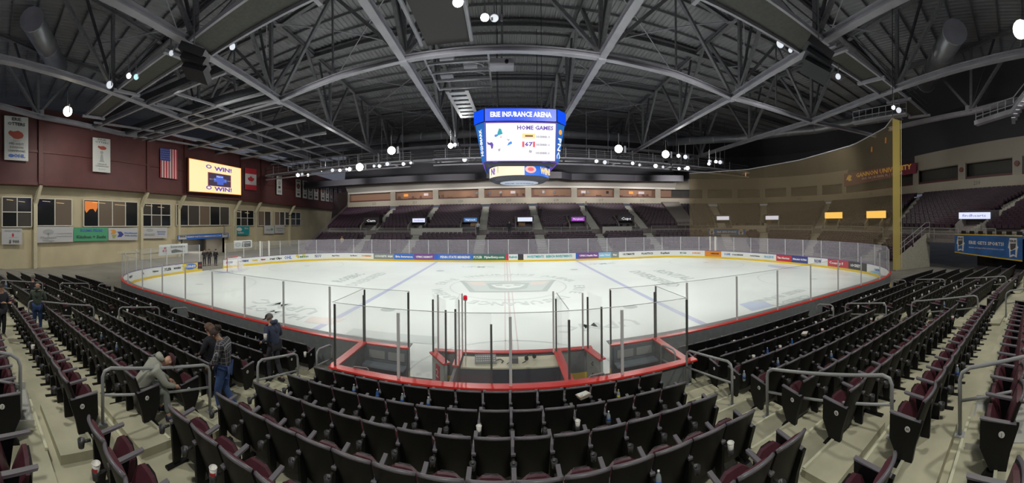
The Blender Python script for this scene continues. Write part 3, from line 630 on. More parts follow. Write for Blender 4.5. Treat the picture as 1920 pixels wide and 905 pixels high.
# ================================================================ ROOF
def lerp_tab(T, y):
    for (y0, x0), (y1, x1) in zip(T, T[1:]):
        if y <= y1: return x0+(x1-x0)*(y-y0)/(y1-y0)
    return T[-1][1]
TB = [(-26, 11.2), (-13.3, 14.6), (-9, 15.6), (-1.6, 16.9), (7, 17.5), (20, 18.2), (38, 18.6)]
TC = [(-24, 19.0), (-16, 22), (-8.5, 24.8), (-2.3, 26.8), (10, 28), (20, 28.6), (38, 29.5)]
TD = [(-26, 25.5), (-21, 28), (-17.6, 30.2), (-8, 33.5)]
ZB, ZTOP = H+10, H+16
deck_m = mat('roof_deck', (.27, .27, .285), .55, var=.12, scale=.6); roof_d = mat('roof_dark', (.05, .052, .062), .6, var=.2)
chord_m = mat('chord_steel', (.36, .355, .40), .5, var=.15, scale=.8); web_m = mat('web_steel', (.19, .19, .205), .55, var=.2)
mb = MB(); xs = [-46+.42*i for i in range(250)]
prof = []
for i, x in enumerate(xs): prof += [(x, 0), (x+.14, 0), (x+.2, .09), (x+.36, .09)]
mb.sheet([[(x, -34, ZTOP+.45+z) for x, z in prof], [(x, 48, ZTOP+.45+z) for x, z in prof]]); struct('ceiling', mb, deck_m, 'ribbed steel roof deck')
MB().box((4, 6, ZTOP+.9), (112, 90, .2)).build('roof_slab', roof_d, kind='structure', label='roof slab above the deck', cat='roof')
pur_ = thing('roof_purlins', 'thin steel purlins crossing under the ribbed roof deck', 'purlins', kind='structure')
for i in range(38):
    y = -26+1.9*i; MB().beam((-42, y, ZTOP+.33), (54, y, ZTOP+.33), .09, .2).build('purlin', web_m, pur_)
def truss_line(T, sx, lab, ys, y0, y1, w=.42, tops=True):
    g = thing('roof_truss', lab, 'truss', kind='structure')
    X = lambda y: sx*(lerp_tab(T, y) if T else 6.0+(.2 if sx < 0 else -.3))
    ysamp = sorted(set([y0, y1]+[y for y in ys if y0 < y < y1]+([t[0] for t in T if y0 < t[0] < y1] if T else [])))
    for a, b in zip(ysamp, ysamp[1:]):
        MB().ibeam((X(a), a, ZB), (X(b), b, ZB), w, .40, .07).build('bottom_chord', chord_m, g)
        if tops: MB().ibeam((X(a), a, ZTOP), (X(b), b, ZTOP), .34, .34, .06).build('top_chord', web_m, g)
    for i, y in enumerate(ys):
        p = Vector((X(y), y, ZB+.15))
        MB().beam(p, (X(y), y, ZTOP), .26, .26).build('web_post', web_m, g)
        gp = MB().box((X(y), y, ZB+.32), (.10, 1.1, .6)).build('gusset_plate', chord_m, g)
        for dy in (-4.7, 4.7):
            yt = y+dy
            if y0-1 < yt < y1+1: MB().beam(p, (X(yt), yt, ZTOP-.1), .24, .24).build('web_diagonal', web_m, g)
        for dy in (-2.3,):
            MB().beam(p, (X(y+dy), y+dy, ZTOP-.1), .16, .16).build('web_diagonal', roof_d, g)
    return g
nodes = [-11.2, -2.9, 7.5, 18.5, 29]
for sx, side in ((-1, 'left'), (1, 'right')):
    truss_line(None, sx, 'main roof truss just %s of the hanging scoreboard' % side, [-2.9, 8, 18.5, 29], -10, 34)
    truss_line(TB, sx, 'second roof truss out from the scoreboard on the %s' % side, nodes, -24, 34)
    truss_line(TC, sx, 'third roof truss out from the scoreboard on the %s' % side, [-13, -2.3, 8, 20], -24, 34)
    truss_line(TD, sx, 'outermost roof truss on the %s, near the picture edge' % side, [-17.6], -25, -6 if sx < 0 else -8)
g = thing('roof_truss', 'long cross truss running over the middle of the ice', 'truss', kind='structure')
CRN = [(-36.5, -4.2), (-26.8, -2.3), (-16.9, -1.6), (-11, -2.6), (-6.2, -3), (0, -3.15), (5.7, -3), (11, -2.7), (16.9, -1.6), (26.8, -2.3), (35.5, -5.4)]
for (xa, ya), (xb, yb_) in zip(CRN, CRN[1:]):
    MB().ibeam((xa, ya, ZB-.02), (xb, yb_, ZB-.02), .36, .34, .06).build('bottom_chord', chord_m, g); MB().ibeam((xa, ya, ZTOP), (xb, yb_, ZTOP), .3, .3, .06).build('top_chord', web_m, g)
nd = [CRN[i] for i in (1, 2, 4, 6, 8, 9)]
for (xa, ya), (xb, yb_) in zip(nd, nd[1:]):
    xm, ym = (xa+xb)/2, (ya+yb_)/2
    for xq, yq in ((xa, ya), (xb, yb_)): MB().beam((xq, yq, ZB+.1), (xm, ym, ZTOP-.1), .22, .22).build('web_diagonal', web_m, g)
    MB().beam((xm, ym, ZB+.1), (xm, ym, ZTOP), .12, .12).build('web_post', web_m, g)
for x, y in nd[1:5]: MB().box((x, y, ZB-.26), (.5, .5, .12)).build('gusset_plate', chord_m, g)
for j, y in enumerate((4.4, 14.5, 24.5, -7)):
    g = thing('roof_girder', 'high cross girder under the roof deck, %s back from the near side' % ORD[[1, 2, 3, 0][j]], 'girder', kind='structure')
    MB().ibeam((-38, y-.6, ZTOP-.05), (0, y, ZTOP-.05), .5, .55, .08).build('flange_beam', web_m, g); MB().ibeam((0, y, ZTOP-.05), (44, y-.6, ZTOP-.05), .5, .55, .08).build('flange_beam', web_m, g)
# rod bracing between the trusses, lower level bars at far end
g = thing('rod_bracing', 'thin diagonal bracing rods crossing under the roof deck', 'bracing', kind='structure')
for xa, xb in ((-16.9, -6.2), (5.7, 16.9), (-27, -17), (17, 27)):
    for ya, yb_ in ((-3, 8), (8, 18.5), (18.5, 29), (-13, -3)):
        MB().beam((xa, ya, ZTOP-.5), (xb, yb_, ZTOP-.5), .07).build('brace_rod', chord_m, g); MB().beam((xa, yb_, ZTOP-.5), (xb, ya, ZTOP-.5), .07).build('brace_rod', chord_m, g)
# square grid of tubes over the left end of the rink
g = thing('ceiling_grid', 'grid of pale steel tubes under the roof over the left end', 'ceiling grid', kind='structure')
bow = lambda y, x: y+(-.0035*(x*x-270) if y < 2 else .0*x)
lines = [(-7.9, -16.3), (-3.5, -16.9), (-1.9, -17), (-.6, -17.4), (3.9, -18.2), (8.9, -18.9), (14, -18), (21, -18.6), (27, -18.8)]
for j, (y, xr) in enumerate(lines):
    xs_ = [xr, (xr-27)/2, -27, -32, -36.4]; sl = [-.0045*(x*x-xr*xr)*(1 if y < 2 else .25) for x in xs_]
    for (xa, a), (xb, b) in zip(zip(xs_, sl), list(zip(xs_, sl))[1:]): MB().beam((xa, y+a, ZB-.05), (xb, y+b, ZB-.05), .22, .2).build('tube', light_steel, g)
    MB().beam((xr, y, ZB+.35), (-36.4, y+sl[-1], ZB+.35), .22, .5).build('joist', roof_d, g)
for x0, x1 in ((-20.5, -22.5), (-23.2, -25.6), (-30, -32), (-33, -34)):
    MB().beam((x0-.8, -8.8 if x0 > -28 else -12, ZB), (x1, 10, ZB), .16, .18).build('tube', chord_m, g); MB().beam((x1, 10, ZB), (x1-.8, 30, ZB), .16, .18).build('tube', chord_m, g)
# catwalk plates over the near side
def catwalk(name_lab, P0, P1, w, z, plate=True):
    g = thing('catwalk', name_lab, 'catwalk', kind='structure'); P0, P1 = Vector((*P0, z)), Vector((*P1, z)); d = (P1-P0).normalized(); nn = Vector((-d.y, d.x, 0))*w/2
    if plate: MB().beam(P0+Vector((0, 0, .1)), P1+Vector((0, 0, .1)), w, .05).build('plate', mat('catwalk_plate', (.07, .07, .062), .6, var=.15), g)
    for s_ in (-1, 1): MB().beam(P0+nn*s_, P1+nn*s_, .14, .2).build('edge_beam', chord_m, g)
    n = max(1, int((P1-P0).length/4.5))
    for i in range(n+1):
        p = P0.lerp(P1, i/n); MB().beam(p-nn*1.4-Vector((0, 0, .1)), p+nn*1.4-Vector((0, 0, .1)), .22, .2).build('cross_beam', chord_m, g)
    for s_ in (-1, 1):
        for zz in (.55, 1.05): MB().beam(P0+nn*s_+Vector((0, 0, zz)), P1+nn*s_+Vector((0, 0, zz)), .05).build('guard_rail', web_m, g)
    return g
catwalk('catwalk of dull plates over the near side, right of the scoreboard', (8, -10.9), (15.6, -10.9), 1.9, ZB); catwalk('catwalk of dull plates over the near side, left of the scoreboard', (-8, -10.9), (-15.6, -10.9), 1.9, ZB)
catwalk('catwalk of dull plates toward the right picture edge', (16.4, -11.5), (30, -12.6), 1.6, ZB); catwalk('catwalk of dull plates toward the left picture edge', (-16.4, -11.5), (-29, -12.6), 1.6, ZB)
for xs_, lab in (((-36, -12), 'long lighting catwalk on the far side, left stretch'), ((-9, 22), 'long lighting catwalk on the far side, behind the scoreboard'), ((22.5, 37), 'long lighting catwalk on the far side, right stretch')):
    g = catwalk(lab, (xs_[0], 19), (xs_[1], 19), 1.3, 12.3, True)
    for i in range(int((xs_[1]-xs_[0])/3)):
        x = xs_[0]+1.5+3*i; MB().beam((x, 18.3, 12.2), (x, 18.3, 13.6), .08).build('rail_post', chord_m, g); MB().beam((x, 19.6, 12.2), (x, 19.6, ZTOP), .07).build('hanger', web_m, g)
    MB().beam((xs_[0], 18.2, 11.5), (xs_[1], 18.2, 11.5), .25, .16).build('lamp_rail', chord_m, g)
g = catwalk('second far catwalk seen below the duct', (-33, 26), (32, 26), 1.3, 13.6)
for j, (y, z) in enumerate(((22, 12.9), (29, 14.0), (24, 15.2))): g = thing('ceiling_beam', 'long grey beam crossing the far roof space, %s of three' % ['lowest', 'middle', 'highest'][j], 'beam', kind='structure'); MB().ibeam((-36, y, z), (36, y, z), .3, .34, .06).build('flange_beam', chord_m, g)
# dark plenum under the deck above the far suites
mb = MB()
FD = [(-37, 30.5), (-18, 31.2), (-5, 31.5), (-3, 29.8), (9, 29.8), (11, 31.5), (22, 30.5), (30, 27.5)]
for (xa, ya), (xb, yb_) in zip(FD, FD[1:]):
    mb.hexa([(xa, ya, 11.25), (xb, yb_, 11.25), (xb, yb_+4, 11.4), (xa, ya+4, 11.4), (xa, ya, 12.3), (xb, yb_, 12.3), (xb, yb_+4, 12.3), (xa, ya+4, 12.3)])
struct('duct_bulkhead', mb, mat('bulkhead_dark', (.025, .025, .034), .7), 'dark bulkhead above the far suites', 'bulkhead')
# ducts
duct_m = mat('galvanised_duct', (.33, .34, .37), .35, .5, var=.1, scale=1)
def duct(lab, pts, r):
    g = thing('air_duct', lab, 'duct'); MB().tube(pts, r, 14).build('duct_body', duct_m, g, True)
    for a, b in zip(pts, pts[1:]):
        a, b = Vector(a), Vector(b); n = int((b-a).length/3)
        for i in range(n+1): p = a.lerp(b, i/max(1, n)); d = (b-a).normalized()*.06; MB().tube([p-d, p+d], r*1.05, 14).build('duct_band', chord_m, g)
duct('long round air duct behind the scoreboard', [(-15, 24, 16.8), (24, 24, 16.8)], .55)
duct('round air duct high on the right above the netting', [(24, 22, 16.3), (31, 14, 16.2), (35, 3, 16.2), (35, -9, 16.3)], .55)
duct('big round duct at the upper right corner', [(23, -17.5, 17.8), (31, -13, 17.8)], .9); duct('big round duct at the upper left corner', [(-31, -15.5, 19.4), (-24, -19, 19.4)], .9)
# centre: dark supply box, pipe rack and cable tray left of the scoreboard
g = thing('supply_box', 'dark box duct with pale side pipes over the near ice', 'duct'); MB().box((-3.4, -6.5, ZB+.9), (2.5, 6.4, 1.0)).build('box_body', mat('box_dark', (.05, .045, .045), .7), g)
for x in (-4.9, -2.0): MB().tube([(x, -10, ZB+.35), (x, -3.6, ZB+.35)], .12, 8).build('side_pipe', light_steel, g)
g = thing('pipe_rack', 'rack of pale pipes and rungs between the main trusses', 'pipe rack')
for x in (-5.0, -1.1): MB().beam((x, -2.7, ZB+.05), (x, 2.3, ZB+.05), .12, .16).build('rack_rail', light_steel, g)
for y in (-1.9, -.6, .7, 2.1): MB().beam((-5.0, y, ZB), (-1.1, y, ZB), .10, .14).build('rung', light_steel, g)
for y in (-1.2, .1, 1.5): MB().tube([(-4.6, y, ZB+.3), (-2.2, y+.1, ZB+.3), (-1.6, y+.5, ZB+.3), (-1.5, y+.7, ZB+.3)], .05).build('conduit', chord_m, g)
for x, y in ((-3.8, -1.3), (-2.4, -.3), (-4.2, .9)): MB().box((x, y, ZB+.5), (.9, .6, .3)).build('junction_box', chord_m, g)
g = thing('cable_tray', 'pale cable tray with slots beside the scoreboard', 'cable tray')
mb = MB()
for x in (-4.5, -3.0): MB().beam((x, 2.6, ZB), (x+.3, 9, ZB), .28, .08).build('tray_side', light_steel, g)
for i in range(7): MB().box((-3.7+.03*i, 3.1+.95*i, ZB), (1.3, .55, .06)).build('tray_plate', mat('tray_plate_grey', (.3, .32, .36), .5), g)
g = thing('ceiling_projector', 'grey projector box hanging above the ice before the scoreboard', 'projector', (-.3, -1.4, ZB-.1)); MB().box((0, 0, 0), (1.5, .8, .45)).build('body', chord_m, g); MB().beam((0, 0, .2), (0, 0, 6), .08).build('hanger', web_m, g); MB().lathe((.3, -.4, 0), [(.12, 0), (.12, .1), (.08, .12)], 12, axis=Matrix.Rotation(PI/2, 3, 'X')).build('lens', black, g)
g = thing('camera_mast', 'small pale camera arm under the roof, right of the scoreboard top', 'camera mast', (1.2, -5.6, ZB+1.2)); MB().tube([(0, 0, 0), (0, 0, 2.2)], .06).build('mast', light_steel, g); MB().box((0, 0, 2.2), (1.0, .3, .18)).build('head', light_steel, g); MB().tube([(-2.6, 0, 2.1), (-.3, 0, 2.1)], .05).build('arm', light_steel, g)
for px, py, lab in ((366, 112, 'dark loudspeaker cluster hung under the left trusses'), (1536, 110, 'dark loudspeaker cluster hung under the right trusses')):
    p = at(px, py, Z=H+8.6); g = thing('speaker_cluster', lab, 'loudspeakers', p, .6 if px < 900 else -.6)
    for j in range(3): MB().box((0, .18*j, -.45*j+.4), (1.5, .9, .42), Matrix.Rotation(-.22*j, 3, 'X') @ Matrix.Rotation(.5, 3, 'Y')).build('cabinet', mat('cabinet_black', (.010, .011, .016), .6), g)
    MB().beam((0, 0, .6), (0, 0, 7), .06).build('hanger', web_m, g)
# lamps ---------------------------------------------------------------------
lamp_on = mat('lamp_lit', (1, 1, .95), .3, emit=22, ecol=(1, .98, .9)); lamp_warm = mat('lamp_lit_warm', (1, 1, .8), .3, emit=22, ecol=(1, .97, .72)); refl = mat('reflector_glow', (.8, .82, .85), .25, emit=.55, ecol=(.85, .9, 1))  # unlit reflectors are given a faint glow of their own
def flood(px, py, Z, size, on, lab, group=None, n_=None):
    p = at(px, py, Z=Z); g = thing('floodlight', lab, 'floodlight', p, 0, group)
    tgt = Vector((CX, CY, 3))*.55+Vector((0, 3, 0))*.45; q = (tgt-p).to_track_quat('-Z', 'Y').to_matrix()
    s_ = size
    MB().lathe((0, 0, 0), [(s_*.35, s_*1.0), (s_*.6, s_*.7), (s_*.98, 0), (s_, -.02), (s_*.92, -.02)], 14, axis=q).build('housing', dark if size > .3 else chord_m, g)
    MB().lathe((0, 0, 0), [(0, -.03), (s_*.92, -.03), (s_*.92, -.05), (0, -.05)], 14, axis=q).build('lens', on, g)
    MB().box((s_*1.6, 0, 0), (s_*.5, s_*.15, s_*1.6)).build('bracket', light_steel, g)
    MB().beam((0, 0, s_*.4), (0, 0, 1.2+s_), .05).build('hanger', web_m, g)
for px, py, Z, s_, on, lab in ((127, 208, 13.4, .42, lamp_warm, 'glaring round floodlight above the brown wall, far left'), (675, 313, 11.6, .52, lamp_warm, 'glaring floodlight left of the scoreboard, lowest of the left pair'), (735, 282, 12.2, .46, lamp_warm, 'glaring floodlight left of the scoreboard, higher of the left pair'),
    (1161, 279, 12.2, .46, lamp_on, 'glaring floodlight right of the scoreboard, nearer to it'), (1249, 289, 12.0, .46, lamp_warm, 'glaring floodlight right of the scoreboard, farther from it'), (1914, 57, 14.6, .5, lamp_warm, 'glaring floodlight at the top right corner'),
    (912, 32, 14.4, .22, lamp_on, 'lit lamp with reflector above the cross truss'), (930, 33, 14.4, .22, refl, 'pale reflector beside the lit lamp above the cross truss'), (862, 3, 14.4, .26, lamp_on, 'lit lamp at the top edge beside the dark duct'), (242, 141, 13.8, .17, lamp_on, 'bluish white lamp under the left catwalk'), (256, 143, 13.8, .19, mat('lamp_cyan', (.6, .9, .9), .3, emit=.8, ecol=(.45, .85, .9)), 'pale cyan lamp glass under the left catwalk'),
    (206, 158, 13.6, .26, refl, 'striped reflector lamp over the brown wall'), (322, 98, 13.8, .16, refl, 'small pale lamp by the left loudspeakers'), (437, 86, 14.6, .2, refl, 'pale square lamp on the left truss'), (1465, 83, 14.4, .24, refl, 'pale lamp on the right truss beside the catwalk'), (1484, 95, 14.3, .14, refl, 'small pale lamp below the right truss lamp'), (1573, 144, 13.6, .2, refl, 'pale lamp under the right loudspeakers'),
    (1676, 202, 13.2, .16, lamp_on, 'small bright lamp above the top of the netting'), (1686, 207, 13.2, .24, refl, 'pale panel lamp above the top of the netting'), (872, 299, 12.2, .26, lamp_on, 'round lit lamp just left of the scoreboard')):
    flood(px, py, Z, s_, on, lab)
FL = [(559, 328), (567, 326), (578, 328), (624, 319), (638, 319), (650, 317), (656, 317), (702, 311), (712, 311), (727, 307), (757, 307), (771, 305), (846, 273), (854, 271), (1119, 302), (1135, 304), (1187, 306), (1200, 309), (1230, 311), (1244, 313), (1273, 292), (1286, 294), (1274, 316), (1285, 316), (1290, 315), (1331, 302), (1343, 303), (1351, 304), (1330, 307)]
for i, (px, py) in enumerate(FL): flood(px, py, 11.6, .19 if i % 3 else .26, lamp_on if i % 2 == 0 else refl, '%s lamp under the far lighting catwalk, %s such from left' % ('small lit' if i % 2 == 0 else 'small unlit', ORD[i//2]), 'small lamps along the far catwalk')
# scoreboard ------------------------------------------------------------------
sb = thing('scoreboard', 'eight-sided hanging scoreboard with blue top band and white screen', 'scoreboard', (.93, 2.9, -.1))
sb_dark = mat('scoreboard_dark', (.03, .03, .05), .5); e_blue = mat('led_blue', (.0, .0, .02), .4, emit=1., ecol=(.0, .08, .95)); e_white = mat('led_white', (.02,)*3, .4, emit=1.1, ecol=(1, .98, 1)); e_purp = mat('led_violet', (.01,)*3, .4, emit=1, ecol=(.13, .06, .42))
e_band = mat('banner_blue', (.01, .10, .36), .4, emit=.28, ecol=(.01, .16, .6)); e_or = mat('led_orange', (.02,)*3, .4, emit=1.1, ecol=(1, .72, .3)); e_or2 = mat('led_deep_orange', (.02,)*3, .4, emit=1.1, ecol=(1, .38, .05)); e_teal = mat('led_teal', (.02,)*3, .4, emit=.8, ecol=(0, .45, .55)); e_sky = mat('led_sky', (.02,)*3, .4, emit=.9, ecol=(.05, .3, .9)); e_grey = mat('led_grey', (.02,)*3, .4, emit=.9, ecol=(.55, .52, .6)); e_red = mat('led_red', (.02,)*3, .4, emit=1., ecol=(.85, .1, .15))
FW = 2.45; CH = .75         # front half width and chamfer at the top ring
def octa(hw, ch, z): return [(-hw, -hw-ch, z), (hw, -hw-ch, z), (hw+ch, -hw, z), (hw+ch, hw, z), (hw, hw+ch, z), (-hw, hw+ch, z), (-hw-ch, hw, z), (-hw-ch, -hw, z)]
def octa_ring(a, b, mi=None):
    mb = MB()
    for i in range(8): j = (i+1) % 8; mb.add([a[i], a[j], b[j], b[i]], [(0, 1, 2, 3)], 0)
    return mb
dz = 0
MB().add(octa(FW, CH, 11.15)+octa(FW, CH, 12.02), [tuple(range(7, -1, -1)), tuple(range(8, 16))]).build('ring_frame', sb_dark, sb)
a, b = octa(FW, CH, 11.17), octa(FW, CH, 12.0)
for i in range(8):
    j = (i+1) % 8; p, q, r_, s_ = [Vector(v) for v in (a[i], a[j], b[j], b[i])]; k = .012
    MB().add([p.lerp(q, k), q.lerp(p, k), r_.lerp(s_, k), s_.lerp(r_, k)], [(0, 1, 2, 3)]).build('top_band', e_blue, sb)
def sbt(s, size, x, z, y, m_, w=None, bold=.01, nrm=(0, -1, 0), up=(0, 0, 1)):
    me = glyphs(s, size, m_, bold, width=w); o = link('lettering', me, sb); n_ = Vector(nrm).normalized(); u = Vector(up); r = u.cross(n_).normalized(); u = n_.cross(r)
    M = Matrix((r, u, n_)).transposed().to_4x4(); M.translation = Vector((x, y, z)); o.matrix_local = M; return o
sbt('ERIE INSURANCE ARENA', .46, 0, 11.585, -FW-CH-.02, mat('led_letter_white', (.02,)*3, .4, emit=1.1, ecol=(.95, .97, 1)), 4.1, .018)
A = octa(FW-.02, CH-.08, 11.13); B = octa(FW-.02, .22, 8.55)
sl = [Vector(v) for v in (A[0], A[1], B[1], B[0])]
for i in range(8):
    j = (i+1) % 8
    MB().add([B[i], B[j], A[j], A[i]], [(0, 1, 2, 3)]).build('screen_panel' if i == 0 else 'side_panel', e_purp if i % 2 == 0 else e_band, sb)
nf = (sl[1]-sl[0]).cross(sl[3]-sl[0]).normalized(); nf = -nf if nf.y > 0 else nf
fp = lambda x, t, o=.02: sl[0].lerp(sl[3], t).lerp(sl[1].lerp(sl[2], t), x)+nf*o       # x, t in 0..1 over the front face
def fq(x0, t0, x1, t1, m_, o, nm='screen_figure'): return MB().add([fp(x0, t1, o), fp(x1, t1, o), fp(x1, t0, o), fp(x0, t0, o)], [(0, 1, 2, 3)]).build(nm, m_, sb)
fq(.02, .03, .985, .975, e_white, .015, 'screen')
def fpo(pts, m_, o=.03): return MB().poly([fp(x, t, o) for x, t in pts][::-1]).build('screen_figure', m_, sb)
up_ = (sl[0]-sl[3]).normalized()
def ft(s, size, x, t, m_, w): p = fp(x, t, .035); return sbt(s, size, p.x, p.z, p.y, m_, w, .012, nf, up_)
ft('HOME GAMES', .36, .70, .15, e_purp, 2.45); ft('DECEMBER 15', .17, .81, .37, e_grey, .95); ft('DECEMBER 16', .17, .81, .57, e_grey, .95); ft('DECEMBER 21', .17, .81, .78, e_grey, .95)
fq(.52, .29, .70, .41, e_or, .03); fq(.56, .33, .67, .37, mat('led_brown', (.02,)*3, .4, emit=.5, ecol=(.3, .12, .08)), .034); fq(.52, .49, .55, .63, e_red, .03); fq(.67, .49, .70, .63, e_red, .03); ft('67', .36, .61, .56, e_purp, .55); fpo([(.62, .70), (.66, .72), (.65, .78), (.61, .76)], e_grey)
for pts, m_ in (([(.2, .16), (.23, .18), (.25, .3), (.17, .34), (.18, .26)], e_teal), ([(.13, .34), (.16, .30), (.19, .34), (.15, .38)], e_sky), ([(.03, .48), (.06, .52), (.1, .5), (.12, .56), (.11, .66), (.09, .67), (.08, .58), (.04, .56)], e_purp), ([(.33, .52), (.37, .48), (.38, .54), (.31, .60)], e_sky), ([(.3, .42), (.35, .44), (.33, .48)], e_grey), ([(.2, .38), (.24, .36), (.23, .39)], e_red), ([(.18, .68), (.22, .66), (.21, .73), (.19, .74)], e_grey)): fpo(pts, m_)
for i, words_, sz in ((1, 'PNC', .5), (7, 'HIGHMARK', .34)):
    a0, a1, b0 = Vector(A[i]), Vector(A[(i+1) % 8]), Vector(B[i]); b1 = Vector(B[(i+1) % 8]); n_ = (a1-a0).cross(b0-a0).normalized(); c_ = (a0+a1+b0+b1)/4
    if n_.dot(c_) < 0: n_ = -n_
    u_ = (b0+b1-a0-a1).normalized()
    me = glyphs(words_, sz, mat('led_letter_white', (.02,)*3), .01, width=1.4 if i == 1 else 1.8); o = link('lettering', me, sb); up2 = u_ if i == 1 else -u_
    y_ = n_.cross(up2); M = Matrix((up2, y_, n_)).transposed().to_4x4(); M.translation = c_+n_*.03+u_*(.35 if i == 1 else 0); o.matrix_local = M
    if i == 1: MB().lathe(tuple(c_-u_*.75+n_*.03), [(0, 0), (.17, 0), (.17, .02), (0, .02)], 14, axis=n_.to_track_quat('Z', 'Y').to_matrix()).build('emblem', e_or2, sb)
MB().add(octa(FW-.06, .15, 8.53)+octa(1.9, .4, 8.3), [(i, (i+1) % 8, 8+(i+1) % 8, 8+i) for i in range(8)]).build('lower_frame', sb_dark, sb)
for i in range(4):
    a_ = PI/4+i*PI/2; MB().beam((2.95*math.cos(a_), 2.95*math.sin(a_), 8.65), (2.45*math.cos(a_), 2.45*math.sin(a_), 8.42), .12).build('bracket', dark, sb)
RR = 2.25
cyl = lambda r, z0, z1, a0, a1, n=20: MB().sheet([[(r*math.cos(a0+(a1-a0)*k/n), r*math.sin(a0+(a1-a0)*k/n), z0) for k in range(n+1)], [(r*math.cos(a0+(a1-a0)*k/n), r*math.sin(a0+(a1-a0)*k/n), z1) for k in range(n+1)]])
cyl(RR, 7.68, 8.42, -PI*1.02, -PI*.46).build('ribbon_screen', mat('led_cream', (.02,)*3, .4, emit=1.1, ecol=(1, .86, .62)), sb); cyl(RR, 7.68, 8.42, -PI*.46, PI*.05).build('ribbon_screen', mat('led_royal', (.02,)*3, .4, emit=1, ecol=(.01, .16, .8)), sb); cyl(RR, 7.68, 8.42, PI*.05, PI*.98).build('ribbon_screen', e_or, sb)
for s_, a_, m_, w_ in (('N!', -PI*.80, e_purp, .5), ('WIN!', -PI*.22, e_or, 1.3)):
    c_ = Vector((math.cos(a_), math.sin(a_), 0)); sbt(s_, .6, c_.x*(RR+.14), 8.04, c_.y*(RR+.14), m_, w_, .03, c_)
c_ = Vector((math.cos(-PI*.40), math.sin(-PI*.40), 0)); rr = Vector((0, 0, 1)).cross(c_)
MB().poly([c_*(RR+.06)+rr*.42*math.cos(k*PI/8)+Vector((0, 0, 8.1+.26*math.sin(k*PI/8))) for k in range(16)]).build('screen_figure', mat('led_pink', (.02,)*3, .4, emit=1, ecol=(1, .55, .5)), sb); MB().poly([c_*(RR+.1)+rr*.25*math.cos(k*PI/4)+Vector((0, 0, 8.1+.14*math.sin(k*PI/4))) for k in range(8)]).build('screen_figure', e_red, sb)
MB().lathe((0, 0, 0), [(RR+.05, 7.69), (RR+.05, 7.63), (RR-.35, 7.42), (1.5, 7.40), (0, 7.40)], 32).build('base_ring', sb_dark, sb); MB().lathe((0, 0, 0), [(RR-.3, 8.42), (RR+.03, 8.43), (RR+.03, 8.5), (RR-.3, 8.5)], 32).build('ribbon_edge', sb_dark, sb)
MB().lathe((0, -.1, 0), [(0, 7.37), (1.45, 7.37), (1.45, 7.39), (0, 7.39)], 28).build('base_sign', mat('led_pale', (.02,)*3, .4, emit=.55, ecol=(.75, .85, 1)), sb)
me = glyphs('ERIE OTTERS', .5, e_band, .02, width=2.2); o = link('lettering', me, sb); o.matrix_local = Matrix.Translation((0, -.1, 7.35)) @ Matrix.Rotation(PI, 4, 'Y') @ Matrix.Rotation(PI, 4, 'Z')
for x in (-1.6, 1.6):
    for y in (-1.6, 1.6): MB().tube([(x, y, 12), (x, y, ZTOP)], .025, 6).build('hoist_cable', dark, sb)
MB().box((0, 0, 9.9), (3.2, 3.2, 3.9)).build('core', sb_dark, sb)
# ================================================================ LEFT END WALL
TW = [(-30, -28.9), (-20, -31), (-11, -33), (-5, -34.8), (3, -36), (9, -36.5), (35, -38), (60, -39.2)]
def XW(y, o=0.): return lerp_tab(TW, y)-o
def zs(y, z): return z*(1-.0018*max(0, y))
def wpos(px, o=0.):
    b = bear(px); lo, hi = -29., 59.
    f = lambda y: math.atan2(XW(y, o)-CX, y-CY)-b
    for _ in range(50):
        m = (lo+hi)/2
        if f(m) > 0: hi = m
        else: lo = m
    return (lo+hi)/2
def wl(px, py, o=0.):      # pixel -> point on the end wall (o metres behind the overhang face)
    y = wpos(px, o); x = XW(y, o); r = math.hypot(x-CX, y-CY); e = (PY0+ROLL*math.sin(bear(px))-py)/F
    return Vector((x, y, H+r*e))
brown = mat('brown_panel', (.115, .042, .042), .6, var=.16, scale=.5); brown_d = mat('brown_steel', (.11, .035, .032), .55, var=.15)
beige = mat('beige_block', (.58, .51, .34), .75, var=.09, scale=.5); beige_s = mat('beige_steel', (.62, .57, .40), .6, var=.08)
SB = 1.2          # set-back of the lower wall
def wallbox(y0, y1, z0, z1, o0, o1, m_, name, parent, n=None):
    n = n or max(1, int((y1-y0)/4)); rows = []
    for i in range(n+1):
        y = y0+(y1-y0)*i/n; rows.append([(XW(y, o0), y, zs(y, z0)), (XW(y, o1), y, zs(y, z0)), (XW(y, o1), y, zs(y, z1)), (XW(y, o0), y, zs(y, z1)), (XW(y, o0), y, zs(y, z0))])
    mb = MB().sheet(rows); mb.f += [(0, 1, 2, 3), tuple((len(rows)-1)*5+j for j in (3, 2, 1, 0))]; mb.mi += [0, 0]
    return mb.build(name, m_, parent)
wall = thing('wall_left', 'left end wall, brown steel panels overhanging a beige block wall', 'wall', kind='structure')
cols = [wpos(q) for q in (-60, 76, 277, 347, 452, 490, 553)]+[59]
for a, b in zip(cols, cols[1:]):
    wallbox(a, b, 8.25, 15.6, 0, .3, brown, 'brown_panel', wall)
    for z in (8.35, 11.4): wallbox(a, b, z-.12, z+.12, -.12, 0, brown_d, 'girt', wall)
    wallbox(a, b, 8.13, 8.25, -.15, SB+.3, brown_d, 'overhang_soffit', wall)
for i, y in enumerate(cols[1:-1]):
    wallbox(y-.22, y+.22, 8.2, 15.4, -.28, .0, brown_d, 'column', wall, 1)
    x0, x1 = XW(y), XW(y, SB-.25)
    MB().beam((x0, y, zs(y, 8.2)), (x1, y-.4, zs(y, 6.3)), .34, .4).build('strut', beige_s, wall); wallbox(y-.57, y-.22, 0, zs(y, 6.45), SB-.45, SB, beige_s, 'lower_column', wall, 1)
YD0, YD1 = wpos(343, SB), wpos(419, SB)
